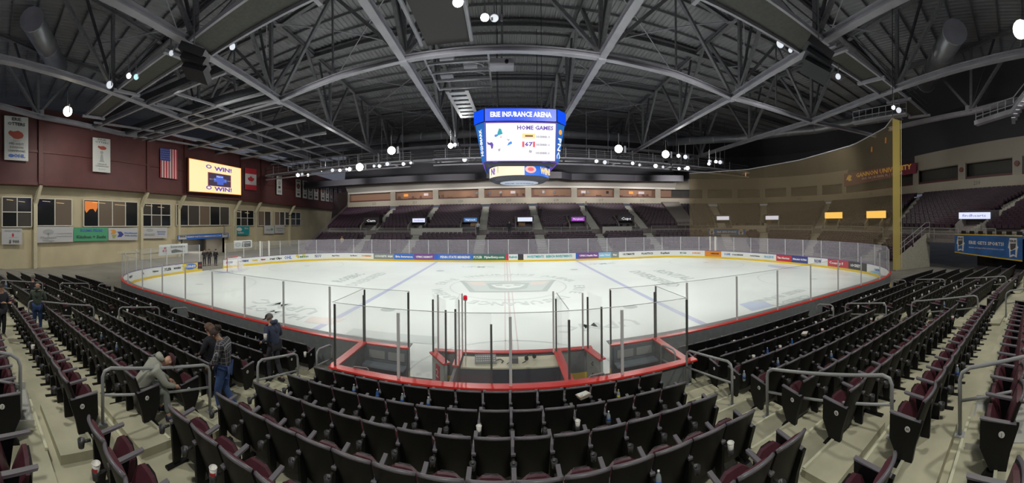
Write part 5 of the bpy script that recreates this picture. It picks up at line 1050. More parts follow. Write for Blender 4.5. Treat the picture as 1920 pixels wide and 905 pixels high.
# vomitories
grey_c = mat('vom_wall', (.24, .22, .20), .7, var=.1); bk_m = mat('ad_black', (.03, .03, .03)); e_amb = mat('led_amber', (.02,)*3, .4, emit=1.3, ecol=(1, .62, .12))
for (px, kind), t in zip(vom, VT):
    w = 1.25/dens(t, .4); g = thing('stand_entrance', 'entrance tunnel of the far stand under its %s' % {'o': 'small white lettered sign', 'w': 'white lit sign', 'b': 'blue sign with a wooden door open', 'w2': 'white lit sign beside a wooden door', 'p': 'purple lit sign', 'a': 'amber lit sign', 'w3': 'wide pale lit sign, far right'}[kind]+(', left of the scoreboard' if px < 950 else ', right of the scoreboard' if px < 1250 else ', in the right stand'), 'entrance', kind='structure')
    P4 = [bw(t-w, .37), bw(t+w, .37), bw(t+w, .52), bw(t-w, .52)]; z0, z1 = 2.6, 5.15
    for a, b in ((0, 3), (1, 2)):
        p, q = P4[a], P4[b]; d = (q-p).normalized()
        MB().hexa([Vector((*(v).xy, z)) for z in (z0,) for v in (p, q, q+Vector((-d.y, d.x, 0))*.2, p+Vector((-d.y, d.x, 0))*.2)]+[Vector((*v.xy, zz)) for v, zz in ((p, 3.9), (q, z1), (q+Vector((-d.y, d.x, 0))*.2, z1), (p+Vector((-d.y, d.x, 0))*.2, 3.9))]).build('side_wall', grey_c, g)
    pm, qm = bw(t-w, .47), bw(t+w, .47)
    MB().hexa([Vector((*v.xy, z0)) for v in (pm, qm, P4[2], P4[3])]+[Vector((*v.xy, 4.55)) for v in (pm, qm, P4[2], P4[3])]).build('back_block', dk, g)  # dark block closes the entrance, standing for the shade inside
    MB().hexa([Vector((*v.xy, 4.3)) for v in (bw(t-w, .43), bw(t+w, .43), P4[2], P4[3])]+[Vector((*v.xy, 5.15)) for v in (bw(t-w, .43), bw(t+w, .43), P4[2], P4[3])]).build('lintel', dk, g)
    c = bw(t, .425); a, b = bw(t-w, .42), bw(t+w, .42); d = (b-a).normalized(); nn = Vector((d.y, -d.x, 0)); hw = {'w': .95, 'w2': 1.05, 'a': 1.6, 'w3': 1.5}.get(kind, .95)
    sm = {'o': bk_m, 'w': mat('sign_lit_white', (.02,)*3, .4, emit=1, ecol=(.75, .8, 1)), 'w2': mat('sign_lit_white', (.02,)*3), 'w3': mat('sign_lit_white', (.02,)*3), 'b': mat('sign_lit_blue', (.02,)*3, .4, emit=.6, ecol=(.08, .25, .6)), 'p': mat('sign_lit_purple', (.02,)*3, .4, emit=.9, ecol=(.35, .05, .5)), 'a': e_amb}[kind]
    sz = (4.38, 4.95) if kind not in 'a' else (4.5, 5.3)
    cc = Vector((c.x, c.y, 0)); so = thing('lit_sign', {'o': 'small black sign with white letters', 'w': 'white lit sign', 'b': 'blue lit sign', 'w2': 'white lit sign beside a wooden door', 'p': 'purple lit sign', 'a': 'amber lit sign', 'w3': 'wide pale lit sign'}[kind]+' over a stand entrance, '+{692: 'leftmost', 782: 'left of scoreboard', 881: 'below the scoreboard, left side', 985: 'below the scoreboard, right side', 1086: 'right of scoreboard', 1177: 'far side, rightmost before the netting', 1357: 'left edge behind netting', 1447: 'middle behind netting', 1560: 'left amber one behind netting', 1638: 'right amber one behind netting', 1817: 'right of netting'}[px], 'sign')
    MB().hexa([cc-d*hw+Vector((0, 0, sz[0])), cc+d*hw+Vector((0, 0, sz[0])), cc+d*hw-nn*.1+Vector((0, 0, sz[0])), cc-d*hw-nn*.1+Vector((0, 0, sz[0])), cc-d*hw+Vector((0, 0, sz[1])), cc+d*hw+Vector((0, 0, sz[1])), cc+d*hw-nn*.1+Vector((0, 0, sz[1])), cc-d*hw-nn*.1+Vector((0, 0, sz[1]))]).build('panel', sm, so)
    words_ = {692: 'Cam', 782: 'Sections', 881: 'Highmark', 1086: 'Mercyhurst', 1177: 'Cups', 1817: 'findhearts'}.get(px)
    if words_: text(words_, .34 if kind != 'o' else .5, cc+nn*.02+Vector((0, 0, (sz[0]+sz[1])/2)), d, (0, 0, 1), mat('led_letter_white', (.02,)*3) if kind in 'obp' else e_purp, so, width=hw*1.5)
    if kind in ('b', 'w2'):
        q = bw(t+w*.35*(1 if kind == 'b' else -1), .455); MB().box((q.x, q.y, 3.6), (1.0, .1, 1.6)).build('door_leaf', mat('wood_door', (.32, .19, .07), .5), g)
# suites ---------------------------------------------------------------------
su = thing('suite_level', 'suite level with beige pillars and openings above the fascia', 'suites', kind='structure')
warm = mat('suite_warm_glow', (.22, .13, .09), .7, emit=.10, ecol=(1, .55, .35)); dim = mat('suite_dim', (.07, .07, .065), .7)  # lit suites get a self-glowing back wall, unlit ones a dark colour
TF0, TF1 = tb(640, 1.0), tb(1262, 1.0); TG = tb(1712, 1.0); 
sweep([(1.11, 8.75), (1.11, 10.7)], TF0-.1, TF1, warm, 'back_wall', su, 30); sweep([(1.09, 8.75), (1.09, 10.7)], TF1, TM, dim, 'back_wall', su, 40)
sweep([(1.02, 10.6), (1.11, 10.6)], 0, TM, grey_c, 'suite_ceiling', su)
up_m = mat('upper_wall_beige', (.40, .37, .31), .65, var=.05, scale=.3)
sweep([(1.022, 10.55), (1.022, 10.9), (.93, 12.0), (.90, 12.1)], 0, TF1+.05, mat('curved_soffit', (.75, .73, .69), .7), 'curved_soffit', su, 40)
sweep([(1.03, 10.55), (1.03, 12.75), (1.05, 12.75)], TF1+.05, tb(1590, 1.0), up_m, 'upper_wall', su, 30); sweep([(1.03, 10.55), (1.03, 12.6), (1.05, 12.6)], tb(1712, 1.0), TM, up_m, 'upper_wall', su, 30)
sweep([(1.03, 10.3), (1.03, 12.6), (1.05, 12.6)], tb(1588, 1.0), tb(1714, 1.0), dk, 'upper_wall', su, 12)
sweep([(1.05, 12.6), (1.02, 17), (.85, 20)], TF1, TM, mat('upper_dark', (.05, .05, .06), .8), 'dark_upper_wall', su, 30)
sweep([(.90, 12.1), (.95, 16), (1.0, 20)], 0, TF1, mat('upper_dark', (.05, .05, .06), .8), 'dark_upper_wall', su, 30)
for px in (650, 737, 817, 903, 991, 1077, 1157, 1234, 1322, 1378, 1430, 1479, 1537, 1583, 1717, 1803, 1907):
    t = tb(px, 1.01); w = .55/dens(t, 1.01); a, b, c, d = bw(t-w, 1.012), bw(t+w, 1.012), bw(t+w, 1.04), bw(t-w, 1.04)
    MB().hexa([Vector((*v.xy, 8.75)) for v in (a, b, c, d)]+[Vector((*v.xy, 10.62)) for v in (a, b, c, d)]).build('pillar', up_m, su)
    if px > 1790: p = bw(t, 1.005); d_ = (b-a).normalized(); n_ = Vector((d_.y, -d_.x, 0)); MB().lathe((p.x, p.y, 9.9), [(.28, 0), (.28, .06), (0, .06)], 14, axis=n_.to_track_quat('Z', 'Y').to_matrix()).build('emblem', mat('emblem_maroon', (.2, .05, .05), .5), su)
sweep([(1.014, 8.78), (1.014, 9.05)], 0, TM, brown_d, 'parapet', su, 60)
random.seed(5)
for i in range(46):     # furniture glimpsed inside the lit suites
    px = random.uniform(745, 1225); t = tb(px, 1.04); p = bw(t, random.uniform(1.03, 1.08)); k = random.random()
    if i % 3 == 0: MB().box((p.x, p.y, 9.2), (.9, .5, .12)).box((p.x, p.y, 8.95), (.12, .12, .5)).build('suite_table', mat('suite_wood', (.2, .09, .05), .6), su)
    elif i % 3 == 1: MB().box((p.x, p.y, 9.2), (.38, .38, .06)).box((p.x, p.y+.18, 9.45), (.38, .05, .4)).box((p.x, p.y, 9.0), (.3, .3, .36)).build('suite_chair', mat('suite_chair_brown', (.14, .07, .05), .6), su)
    else: p = bw(t, 1.105); MB().box((p.x, p.y-.05, 9.95), (.9 if k > .5 else .5, .06, .5)).build('suite_picture', [mat('suite_screen_dark', (.03, .03, .05), .3), mat('suite_sign_pale', (.4, .35, .4), .5, emit=.3, ecol=(1, .9, .9)), mat('suite_lamp_orange', (.3, .1, .02), .5, emit=.8, ecol=(1, .35, .05))][2 if k > .88 else int(k*1.99)], su)
for px in (790, 870, 950, 1035, 1120, 1195): t = tb(px, 1.06); p = bw(t, 1.06); light('AREA', 'suite_lamp', (p.x, p.y, 10.5), (p.x, p.y, 0), 22, (1, .72, .5), 1.2)
for px, s_ in ((702, '222'), (778, '221'), (864, '220'), (954, '219'), (1043, '218'), (1127, '217'), (1204, '216'), (1302, '215'), (1390, '213'), (1500, '212'), (1633, '211'), (1832, '210')):
    t = tb(px, 1.0); p = bw(t, .9985); q = bw(t+.02, .9985); text(s_, .62, Vector((*p.xy, 8.25)), Vector((*(q-p).xy, 0)), (0, 0, 1), paint((.12, .11, .11)), far, name='section_number')
# seats-side wedge and dark end wall by the left corner, concrete ramp right of centre
for px, m_, nm in ((1268, grey_c, 'ramp_wall'),):
    t = tb(px, .7); w = 1.5/dens(t, .7); n = 8
    rows = [[bw(t-w, .36+.62*i/n, .15), bw(t-w, .36+.62*i/n, 1.0), bw(t+w, .36+.62*i/n, 1.0), bw(t+w, .36+.62*i/n, .15)] for i in range(n+1)]; MB().sheet(rows).build(nm, mat('ramp_concrete', (.34, .32, .30), .7), far)
rows = [[bw(0.02, s, -.5), bw(.02, s, 1.2 if s < .95 else 1.3)] for s in [i/12 for i in range(13)]]; MB().sheet(rows).build('end_wall', mat('ramp_concrete', (.3, .3, .3)), far)
a, b = bw(.02, .45), bw(.02, 1.02); MB().add([(a.x-.1, a.y, 3.5), (b.x-.1, b.y, 7.5), (b.x-.1, b.y, 11.2), (a.x-1.5, a.y+4, 9.6)], [(0, 1, 2, 3)]).build('dark_side_wall', mat('side_wall_plum', (.05, .03, .045), .7), far)
# counters with stools
def counter(px0, px1, lab):
    t0, t1 = tb(px0, .33), tb(px1, .33); g = thing('drink_rail', lab, 'counter'); n = 6
    MB().sheet([[bw(t0+(t1-t0)*i/n, s, z) for s, z in ((.302, -.3), (.302, .95), (.32, 1.0), (.32, .9))] for i in range(n+1)]).build('counter_front', mat('counter_pale', (.45, .44, .40), .6), g)
    m_ = int((t1-t0)*dens(t0, .33)/1.1)
    for i in range(m_):
        p = bw(t0+(t1-t0)*(i+.5)/m_, .335); st = thing('bar_stool', 'dark stool, %s at the %s' % (ORD[min(i, 19)]+' from left', lab.split(',')[0].replace('long pale ', '')), 'stool', (p.x, p.y, 2.85), 0, 'stools at the drink rails')
        MB().box((0, 0, .62), (.42, .4, .06)).build('seat', black, st); MB().box((0, -.18, .9), (.42, .04, .36)).build('backrest', black, st); MB().box((0, 0, .3), (.06, .06, .6)).build('leg', alu, st)
counter(772, 868, 'long pale counter left of the scoreboard, on the far walkway'); counter(1128, 1183, 'long pale counter right of the scoreboard, on the far walkway'); counter(1372, 1436, 'long pale counter behind the netting, right corner')
# tunnel wall, banner and platform at the right
Tt = TLOW; n = 8
g = thing('tunnel_wall', 'sloping concrete side wall with rail beside the dark tunnel on the right', 'wall', kind='structure')
MB().sheet([[Vector((*bw(Tt+.03, .36*i/n-.02).xy, 0)), bw(Tt+.03, .36*i/n-.02, .55)] for i in range(n+1)]+[]).build('wall_panel', mat('tunnel_concrete', (.42, .40, .33), .7, var=.1), g)
for z in (1.5, 1.05): MB().tube([bw(Tt+.03, .36*i/n-.02, z) for i in range(n+1)], .035).build('rail_bar', rail_m, g)
for i in range(0, n+1, 2): p = bw(Tt+.03, .36*i/n-.02, .5); MB().tube([p, p+Vector((0, 0, 1))], .03).build('rail_post', rail_m, g)
a, b = at(1790, 440, r=28.3), at(1917, 443, r=24.0); d = (b-a).normalized(); nn = Vector((-d.y, d.x, 0)); nn = nn if nn.dot(Vector((CX, CY, 0))-a) < 0 else -nn     # nn points away from the camera
g = thing('dark_tunnel', 'black tunnel opening under the platform on the right', 'tunnel', kind='structure')
MB().hexa([a+nn*3+Vector((0, 0, -2.95)), b+d*6+nn*3+Vector((0, 0, -2.95)), b+d*6+nn*3.3+Vector((0, 0, -2.95)), a+nn*3.3+Vector((0, 0, -2.95)), a+nn*3, b+d*6+nn*3, b+d*6+nn*3.3, a+nn*3.3]).build('tunnel_back', mat('tunnel_shade', (.012, .012, .013), .9), g)  # black slab stands for the shade deep in the tunnel
MB().hexa([a+nn*.05-Vector((0, 0, .2)), b+d*6+nn*.05-Vector((0, 0, .2)), b+d*6+nn*5-Vector((0, 0, .2)), a+nn*5-Vector((0, 0, .2)), a+nn*.05, b+d*6+nn*.05, b+d*6+nn*5, a+nn*5]).build('platform', terr, g)
def sports_banner(p0, p1, z1, z1b, z0, z0b, lab, words_=True):
    g = thing('sports_banner', lab, 'banner', (p0.x, p0.y, 0)); d = Vector((p1.x-p0.x, p1.y-p0.y, 0)); W0 = d.length; n_ = Vector((d.y, -d.x, 0)).normalized()
    if n_.dot(Vector((CX-p0.x, CY-p0.y, 0))) < 0: n_ = -n_
    Pp = lambda u, v, o=.0: d*u+n_*o+Vector((0, 0, (z1+(z1b-z1)*u)*(1-v)+(z0+(z0b-z0)*u)*v))
    MB().add([Pp(0, 1), Pp(1, 1), Pp(1, 0), Pp(0, 0)]+[Pp(0, 1, -.03), Pp(1, 1, -.03), Pp(1, 0, -.03), Pp(0, 0, -.03)], [(0, 1, 2, 3), (7, 6, 5, 4), (0, 4, 5, 1), (3, 2, 6, 7), (0, 3, 7, 4), (1, 5, 6, 2)]).build('cloth', mat('banner_royal', (.02, .13, .42), .6, var=.2, scale=1.2), g)
    for v in (.02, .98): MB().add([Pp(0, v-.025, .01), Pp(1, v-.025, .01), Pp(1, v+.025, .01), Pp(0, v+.025, .01)], [(3, 2, 1, 0)]).build('yellow_edge', yellow, g)
    h_ = z1-z0
    textl('ERIE GETS SPORTS!', .22*h_, Pp(.5, .40, .02), d, Pp(.5, 0)-Pp(.5, 1), c_wht, g, .52*W0, .012); textl('www.eriesportscommission.com', .14*h_, Pp(.5, .62, .02), d, Pp(.5, 0)-Pp(.5, 1), c_wht, g, .52*W0)
    for u in (.1, .88):
        MB().poly([Pp(u+x*.065, .5+y*.4, .015) for x, y in ((-.7, -.95), (.8, -.95), (.85, -.2), (1.1, -.1), (.9, .1), (.75, .95), (.2, .8), (-.7, 1), (-.8, .1), (-1, .05))][::-1]).build('emblem', c_wht, g)
        MB().poly([Pp(u+x*.055, .5+y*.36, .02) for x, y in ((-.7, -.45), (.75, -.5), (.6, .0), (-.3, .3), (-.6, .2))][::-1]).build('emblem', c_blk, g); MB().poly([Pp(u+x*.055, .5+y*.36, .02) for x, y in ((-.6, .4), (.6, .15), (.55, .85), (.1, .7), (-.6, .85))][::-1]).build('emblem', mat('banner_royal', (.02, .13, .42)), g)
        textl('ERIE', .16*h_, Pp(u, .24, .022), d, (0, 0, 1), c_blk, g, .09*W0, .01)
r = lambda p: math.hypot(p.x-CX, p.y-CY)
zz = lambda p, px, py: H+r(p)*(PY0+ROLL*math.sin(bear(px))-py)/F
sports_banner(a, b, zz(a, 1790, 438), zz(b, 1918, 441), zz(a, 1790, 473), zz(b, 1918, 490), 'big blue sports banner with state emblems over the dark tunnel on the right')
ta, tb3 = tb(1326, .30), tb(1397, .30); pa, pb = bw(ta, .27), bw(tb3, .27); sports_banner(pa, pb, zz(pa, 1326, 427), zz(pb, 1397, 428), zz(pa, 1326, 445), zz(pb, 1397, 446), 'smaller blue sports banner hanging behind the netting in the right corner')
for i in range(7):
    p = a.lerp(b, (i+.6)/7.2)+nn*.7; st = thing('bar_stool', 'black stool behind the top edge of the big blue banner, %s from the left' % ORD[i], 'stool', (p.x, p.y, p.z), math.atan2(d.y, d.x), 'stools behind the blue banner')
    MB().box((0, 0, .05), (.5, .4, .06)).build('seat', black, st); MB().box((0, -.2, .2), (.5, .05, .28)).build('backrest', black, st); MB().box((0, 0, .02), (.3, .3, .04)).build('leg', dark, st)
# maroon university banner high on the right
ta, tb3 = tb(1583, .99), tb(1718, .99); pa, pb = bw(ta, .985), bw(tb3, .985); g = thing('university_banner', 'maroon banner with gold lettering high on the right stand', 'banner', (pa.x, pa.y, 0)); d2 = Vector((pb.x-pa.x, pb.y-pa.y, 0)); n2 = Vector((d2.y, -d2.x, 0)).normalized()
z1a, z1b, z0a, z0b = zz(pa, 1583, 326), zz(pb, 1718, 305), zz(pa, 1583, 350), zz(pb, 1718, 324)
Pp = lambda u, v, o=0.: d2*u+n2*o+Vector((0, 0, (z1a+(z1b-z1a)*u)*(1-v)+(z0a+(z0b-z0a)*u)*v))
MB().add([Pp(0, 1), Pp(1, 1), Pp(1, 0), Pp(0, 0), Pp(0, 1, -.05), Pp(1, 1, -.05), Pp(1, 0, -.05), Pp(0, 0, -.05)], [(0, 1, 2, 3), (7, 6, 5, 4), (0, 4, 5, 1), (3, 2, 6, 7)]).build('cloth', mat('banner_maroon', (.13, .03, .05), .6, emit=.05, ecol=(.4, .05, .08)), g)
gold = mat('gold_letter', (.7, .42, .05), .5, emit=.15, ecol=(1, .6, .1)); textl('GANNON UNIVERSITY', .42*(z1a-z0a), Pp(.58, .32, .02), Pp(1, .3)-Pp(0, .3), (0, 0, 1), gold, g, d2.length*.74, .02); textl('ERIE, PA | RUSKIN, FL | ONLINE', .22*(z1a-z0a), Pp(.58, .72, .02), Pp(1, .3)-Pp(0, .3), (0, 0, 1), c_wht, g, d2.length*.55)
MB().poly([Pp(.04+.1*u, .15+.5*v, .02) for u, v in ((0, .8), (.2, .3), (.5, 0), (1, .2), (.8, .6), (1, .9), (.5, 1), (.3, .7))][::-1]).build('emblem', gold, g)
# netting ---------------------------------------------------------------------
net = thing('safety_netting', 'tall yellowish see-through netting above the right end glass', 'netting')
nt0, nt1 = rink.find(1292), rink.find(1666); nm_ = see_through('netting_yellow', (.36, .285, .17), .17, gloss=0, tint=(.86, .77, .68)); nmd = see_through('netting_gathered', (.62, .50, .16), .8, gloss=0)
tops = [(1292, 325), (1400, 318), (1500, 300), (1600, 272), (1660, 240), (1680, 214)]
def ntop(px): return lerp_tab([(a_, b_) for a_, b_ in tops], px)
rows = []; n = 40
for i in range(n+1):
    t = nt0+(nt1-nt0)*i/n; p = rink.at(t, .3)[0]; px = PX0+F*math.atan2(p.x-CX, p.y-CY); zt = zz(p, px, ntop(px)); rows.append((p, zt))
MB().sheet([[Vector((*p.xy, ZG+.02+(zt-ZG)*k/4)) for k in range(5)] for p, zt in rows]).build('net', nm_, net)
MB().tube([Vector((*p.xy, zt)) for p, zt in rows], .045, 6).build('top_rope', light_steel, net)
p, zt = rows[-1]; q = rows[-2][0]; d = (p-q).normalized(); side = Vector((1, -.4, 0)).normalized()
MB().sheet([[Vector((*(p+side*(.12*k)+Vector((0, .1*(k % 2), 0))).xy, z)) for k in range(8)] for z in (.9, 5, 9, zt)]).build('gathered_net', nmd, net); MB().tube([Vector((*(p+side*.84).xy, z)) for z in (.9, zt)], .03).build('edge_rope', mat('edge_rope_yellow', (.7, .6, .25), .6), net)
for z0 in (zt,): MB().tube([Vector((*p.xy, z0)), Vector((p.x, p.y, ZTOP))], .03).build('hanger', dark, net)
for px, py in ((1396, 327), (1630, 280), (1655, 263)): t = rink.find(px); p = rink.at(t, .25)[0]; z = zz(p, px, py); MB().beam((p.x, p.y, z-.2), (p.x+.05, p.y, z+.2), .08).build('orange_tag', og, net)
# catwalk frame at the top of the netting, and the stairs at the top right
p = at(1650, 225, Z=12.8); g = thing('catwalk', 'short lit catwalk cage above the top of the netting', 'catwalk', kind='structure')
a, b = at(1600, 232, Z=12.6), at(1700, 215, Z=12.9)
for k in (0, .5, 1.0): MB().tube([a+Vector((0, 0, k)), b+Vector((0, 0, k))], .04).build('guard_rail', light_steel, g)
MB().beam(a, b, .7, .12).build('floor_plate', light_steel, g)
for i in range(9): q = a.lerp(b, i/8); MB().tube([q, q+Vector((0, 0, 1))], .03).build('rail_post', light_steel, g)
a, b, c = at(1830, 232, Z=12.3), at(1900, 210, Z=12.6), at(1925, 180, Z=13.4); g = thing('upper_stair', 'steel stair with railings in the dark at upper right', 'stairs', kind='structure')
for k in (0, .55, 1.1): MB().tube([a+Vector((0, 0, k)), b+Vector((0, 0, k)), c+Vector((0, 0, k))], .045).build('guard_rail', chord_m, g)
for i in range(6): q = a.lerp(b, i/5); MB().tube([q, q+Vector((0, 0, 1.1))], .04).build('rail_post', chord_m, g)
MB().beam(a, b, .5, .35).build('stringer', chord_m, g); MB().beam(b, c, .5, .3).build('stringer', chord_m, g)
for i in range(6): q = b.lerp(c, i/6)+Vector((.6, 0, .1*i-.5)); MB().box(tuple(q), (1.6, .3, .06)).build('step', chord_m, g)
# ================================================================ PEOPLE
def skin_obj(name, nodes, edges, m_, parent, sub=2):
    """nodes: (x, y, z, r); first node is the root"""
    me = bpy.data.meshes.new(name); me.from_pydata([n[:3] for n in nodes], edges, []); me.materials.append(m_)
    o = bpy.data.objects.new(name, me); C.objects.link(o); o.parent = parent
    md = o.modifiers.new('Skin', 'SKIN'); md.use_smooth_shade = True
    lay = me.skin_vertices[0].data
    for i, n in enumerate(nodes): r = n[3]; lay[i].radius = (r, r) if not isinstance(r, tuple) else r; lay[i].use_root = i == 0
    sd = o.modifiers.new('Subdivision', 'SUBSURF'); sd.levels = sd.render_levels = sub
    return o
SK = mat('skin_tone', (.52, .30, .21), .5, var=.06); SK2 = mat('skin_tan', (.42, .24, .15), .5, var=.06)
def hand(parent, w, d, m_, curl=.6, thumb=1):
    """palm and five separate fingers leaving wrist w along direction d"""
    w, d = Vector(w), Vector(d).normalized(); s_ = d.cross(Vector((0, 0, 1))); s_ = s_.normalized() if s_.length > .2 else Vector((0, 1, 0)); n_ = s_.cross(d)
    mb = MB(); mb.tube([w-d*.02, w+d*.02, w+d*.06, w+d*.085], [.022, .032, .036, .026], 8)
    for i, (l, o_) in enumerate(((.068, -.027), (.078, -.009), (.073, .009), (.056, .026))):
        b = w+d*.075+s_*o_; k = b+d*l*.5-n_*l*.12*curl; t = k+d*l*.4-n_*l*.5*curl; mb.tube([b-d*.01, b, k, t], [.009, .010, .009, .007], 6)
    b = w+d*.025+s_*.03*thumb; mb.tube([b, b+d*.025+s_*.028*thumb, b+d*.055+s_*.03*thumb-n_*.02*curl], [.012, .011, .008], 6)
    return mb.build('hand', m_, parent, True)
def human(lab, loc, rz_, pose, top, legs_m, shoe, hair=None, hairk='short', skin=SK, h=1.75, cap=None, extra=None, hood=False, hi=True, name='person'):
    """pose: overrides of the joints; x to the right hand side, +y is the way the person faces"""
    g = thing(name, lab, 'person', loc, rz_); g.scale = (h/1.75,)*3
    J = dict(pel=(0, 0, .95), spi=(0, .0, 1.14), che=(0, .0, 1.34), nec=(0, .0, 1.49), hea=(0, .03, 1.63), shl=(-.19, 0, 1.41), shr=(.19, 0, 1.41), ell=(-.25, -.02, 1.13), elr=(.25, -.02, 1.13), wrl=(-.25, .08, .90), wrr=(.25, .08, .90),
             hil=(-.09, 0, .92), hir=(.09, 0, .92), knl=(-.10, .03, .50), knr=(.10, .03, .50), anl=(-.10, -.02, .09), anr=(.10, -.02, .09), tol=(-.11, .15, .04), tor=(.11, .15, .04))
    J.update(pose); V = {k: Vector(v) for k, v in J.items()}; up = (V['hea']-V['nec']).normalized()
    n = lambda k, r: (*V[k], r); m3 = lambda a, b, t, r: (*V[a].lerp(V[b], t), r)
    crown = V['hea']+up*.075; chin = V['hea']-up*.07+Vector((0, .015, 0))
    nodes = [n('pel', .115), n('spi', .095), n('che', .11), n('nec', .052), (*chin, .062), (*V['hea'], .088), (*crown, .062),
             n('shl', .055), n('ell', .038), n('wrl', .025), n('shr', .055), n('elr', .038), n('wrr', .025),
             n('hil', .085), n('knl', .055), n('anl', .036), n('tol', .03), n('hir', .085), n('knr', .055), n('anr', .036), n('tor', .03)]
    edges = [(0, 1), (1, 2), (2, 3), (3, 4), (4, 5), (5, 6), (2, 7), (7, 8), (8, 9), (2, 10), (10, 11), (11, 12), (0, 13), (13, 14), (14, 15), (15, 16), (0, 17), (17, 18), (18, 19), (19, 20)]
    skin_obj('body', nodes, edges, skin, g, 2 if hi else 1)
    # clothes: looser skins over the body
    low = V['pel'].lerp(V['spi'], -.25)
    tn = [(*low, .155), n('spi', .150), n('che', .178), (*V['che'].lerp(V['nec'], .7), .088), n('shl', .082), n('ell', .060), m3('ell', 'wrl', .93, .043), n('shr', .082), n('elr', .060), m3('elr', 'wrr', .93, .043)]
    te = [(0, 1), (1, 2), (2, 3), (2, 4), (4, 5), (5, 6), (2, 7), (7, 8), (8, 9)]
    skin_obj('jacket', tn, te, top, g, 2 if hi else 1)
    pn = [(*V['pel'], .142), n('hil', .105), n('knl', .075), m3('knl', 'anl', .9, .058), n('hir', .105), n('knr', .075), m3('knr', 'anr', .9, .058)]
    skin_obj('trousers', pn, [(0, 1), (1, 2), (2, 3), (0, 4), (4, 5), (5, 6)], legs_m, g, 2 if hi else 1)
    for a, t in (('anl', 'tol'), ('anr', 'tor')):
        d = (V[t]-V[a]); p0 = V[a]-Vector((d.x, d.y, 0)).normalized()*.05
        MB().tube([(p0.x, p0.y, V[a].z-.03), (V[a].x, V[a].y, V[a].z-.015), tuple(V[a].lerp(V[t], .6)-Vector((0, 0, .01))), tuple(V[t]+Vector((0, 0, .005)))], [.042, .052, .048, .034], 10).build('shoe', shoe, g, True)
    f = (Vector((0, 1, 0))-up*up.y).normalized(); s_ = f.cross(up)
    if hi:
        mb = MB(); hc = V['hea']; mb.tube([hc+f*.085+up*.01, hc+f*.108-up*.018, hc+f*.088-up*.03], [.008, .014, .008], 6)
        for q in (-1, 1): mb.tube([hc+s_*q*.082+up*.02, hc+s_*q*.097, hc+s_*q*.084-up*.025], [.008, .018, .008], 6)
        mb.build('nose_and_ears', skin, g, True)
        mb = MB(); [mb.lathe(tuple(hc+s_*q*.032+f*.083+up*.012), [(0, -.006), (.009, 0), (0, .006)], 6) for q in (-1, 1)]; mb.tube([hc+s_*-.022+f*.083-up*.048, hc+f*.09-up*.05, hc+s_*.022+f*.083-up*.048], .004, 5); mb.build('eyes_and_mouth', mat('face_dark', (.06, .03, .025), .5), g)
        hand(g, V['wrl'], V['wrl']-V['ell'], skin, .7, 1); hand(g, V['wrr'], V['wrr']-V['elr'], skin, .7, -1)
    Mh = Matrix((s_, f, up)).transposed()
    if hair is not None:
        hc = V['hea']+up*.02-f*.012; mb = MB(); rows = []
        for j in range(7):
            a = PI*.5*j/6*1.25; ring_ = []
            for k in range(15):
                b = 2*PI*k/14; x, y = math.sin(a)*math.cos(b), math.sin(a)*math.sin(b); z = math.cos(a)
                if y > .3 and z < .45: z = .45-.1*(y-.3)
                ring_.append(hc+Mh @ Vector((x*.104, y*.112, z*.108)))
            rows.append(ring_)
        mb.sheet(rows)
        if hairk == 'bun': q = hc-f*.10+up*.03; mb.tube([q-up*.05, q, q+up*.05-f*.02, q-f*.05+up*.01, q-f*.04-up*.05], [.03, .06, .055, .05, .03], 9)
        if hairk == 'long': mb.tube([hc-f*.05, hc-f*.09-up*.1, hc-f*.07-up*.22, hc-f*.05-up*.3], [.09, .09, .075, .04], 9)
        mb.build('hair', hair, g, True)
    if cap is not None:
        hc = V['hea']+up*.035; mb = MB(); rows = [[hc+Mh @ Vector((math.sin(a)*math.cos(2*PI*k/14)*.108, math.sin(a)*math.sin(2*PI*k/14)*.118, math.cos(a)*.09)) for k in range(15)] for a in [PI*.5*j/4 for j in range(5)]]
        mb.sheet(rows); mb.box(tuple(hc+f*.13+up*.0), (.15, .12, .014), Mh); mb.build('cap', cap, g, True)
    if hood: MB().tube([V['spi'].lerp(V['che'], .3), V['che'], V['che'].lerp(V['nec'], .55), V['nec']-up*.02], [.13, .165, .125, .07], 12).build('yoke', top, g, True)
    if hood: q = V['nec']-f*.09; MB().tube([q-s_*.1+up*.02, q-s_*.06-f*.05, q-f*.07-up*.02, q+s_*.06-f*.05, q+s_*.1+up*.02], [.03, .055, .06, .055, .03], 8).build('hood', top, g, True)
    return g, V
jean = mat('blue_jeans', (.035, .075, .20), .8, var=.25, scale=9); jean_d = mat('dark_trousers', (.035, .035, .045), .8); shoe_d = mat('dark_shoe', (.02, .02, .022), .5); navy_j = mat('navy_jacket', (.045, .06, .11), .7, var=.1)
plaid = mat('plaid_shirt', (.05, .05, .06), .85)
nt = plaid.node_tree; bs = nt.nodes['Principled BSDF']; tc = nt.nodes.new('ShaderNodeTexCoord'); sp = nt.nodes.new('ShaderNodeSeparateXYZ'); nt.links.new(tc.outputs['Object'], sp.inputs[0]); mx = None
for ax in (0, 1, 2):
    m1 = nt.nodes.new('ShaderNodeMath'); m1.operation = 'PINGPONG'; m1.inputs[1].default_value = .045; nt.links.new(sp.outputs[ax], m1.inputs[0]); m2 = nt.nodes.new('ShaderNodeMath'); m2.operation = 'LESS_THAN'; m2.inputs[1].default_value = .004; nt.links.new(m1.outputs[0], m2.inputs[0])
    if mx is None: mx = m2
    else: a_ = nt.nodes.new('ShaderNodeMath'); a_.operation = 'MAXIMUM'; nt.links.new(mx.outputs[0], a_.inputs[0]); nt.links.new(m2.outputs[0], a_.inputs[1]); mx = a_
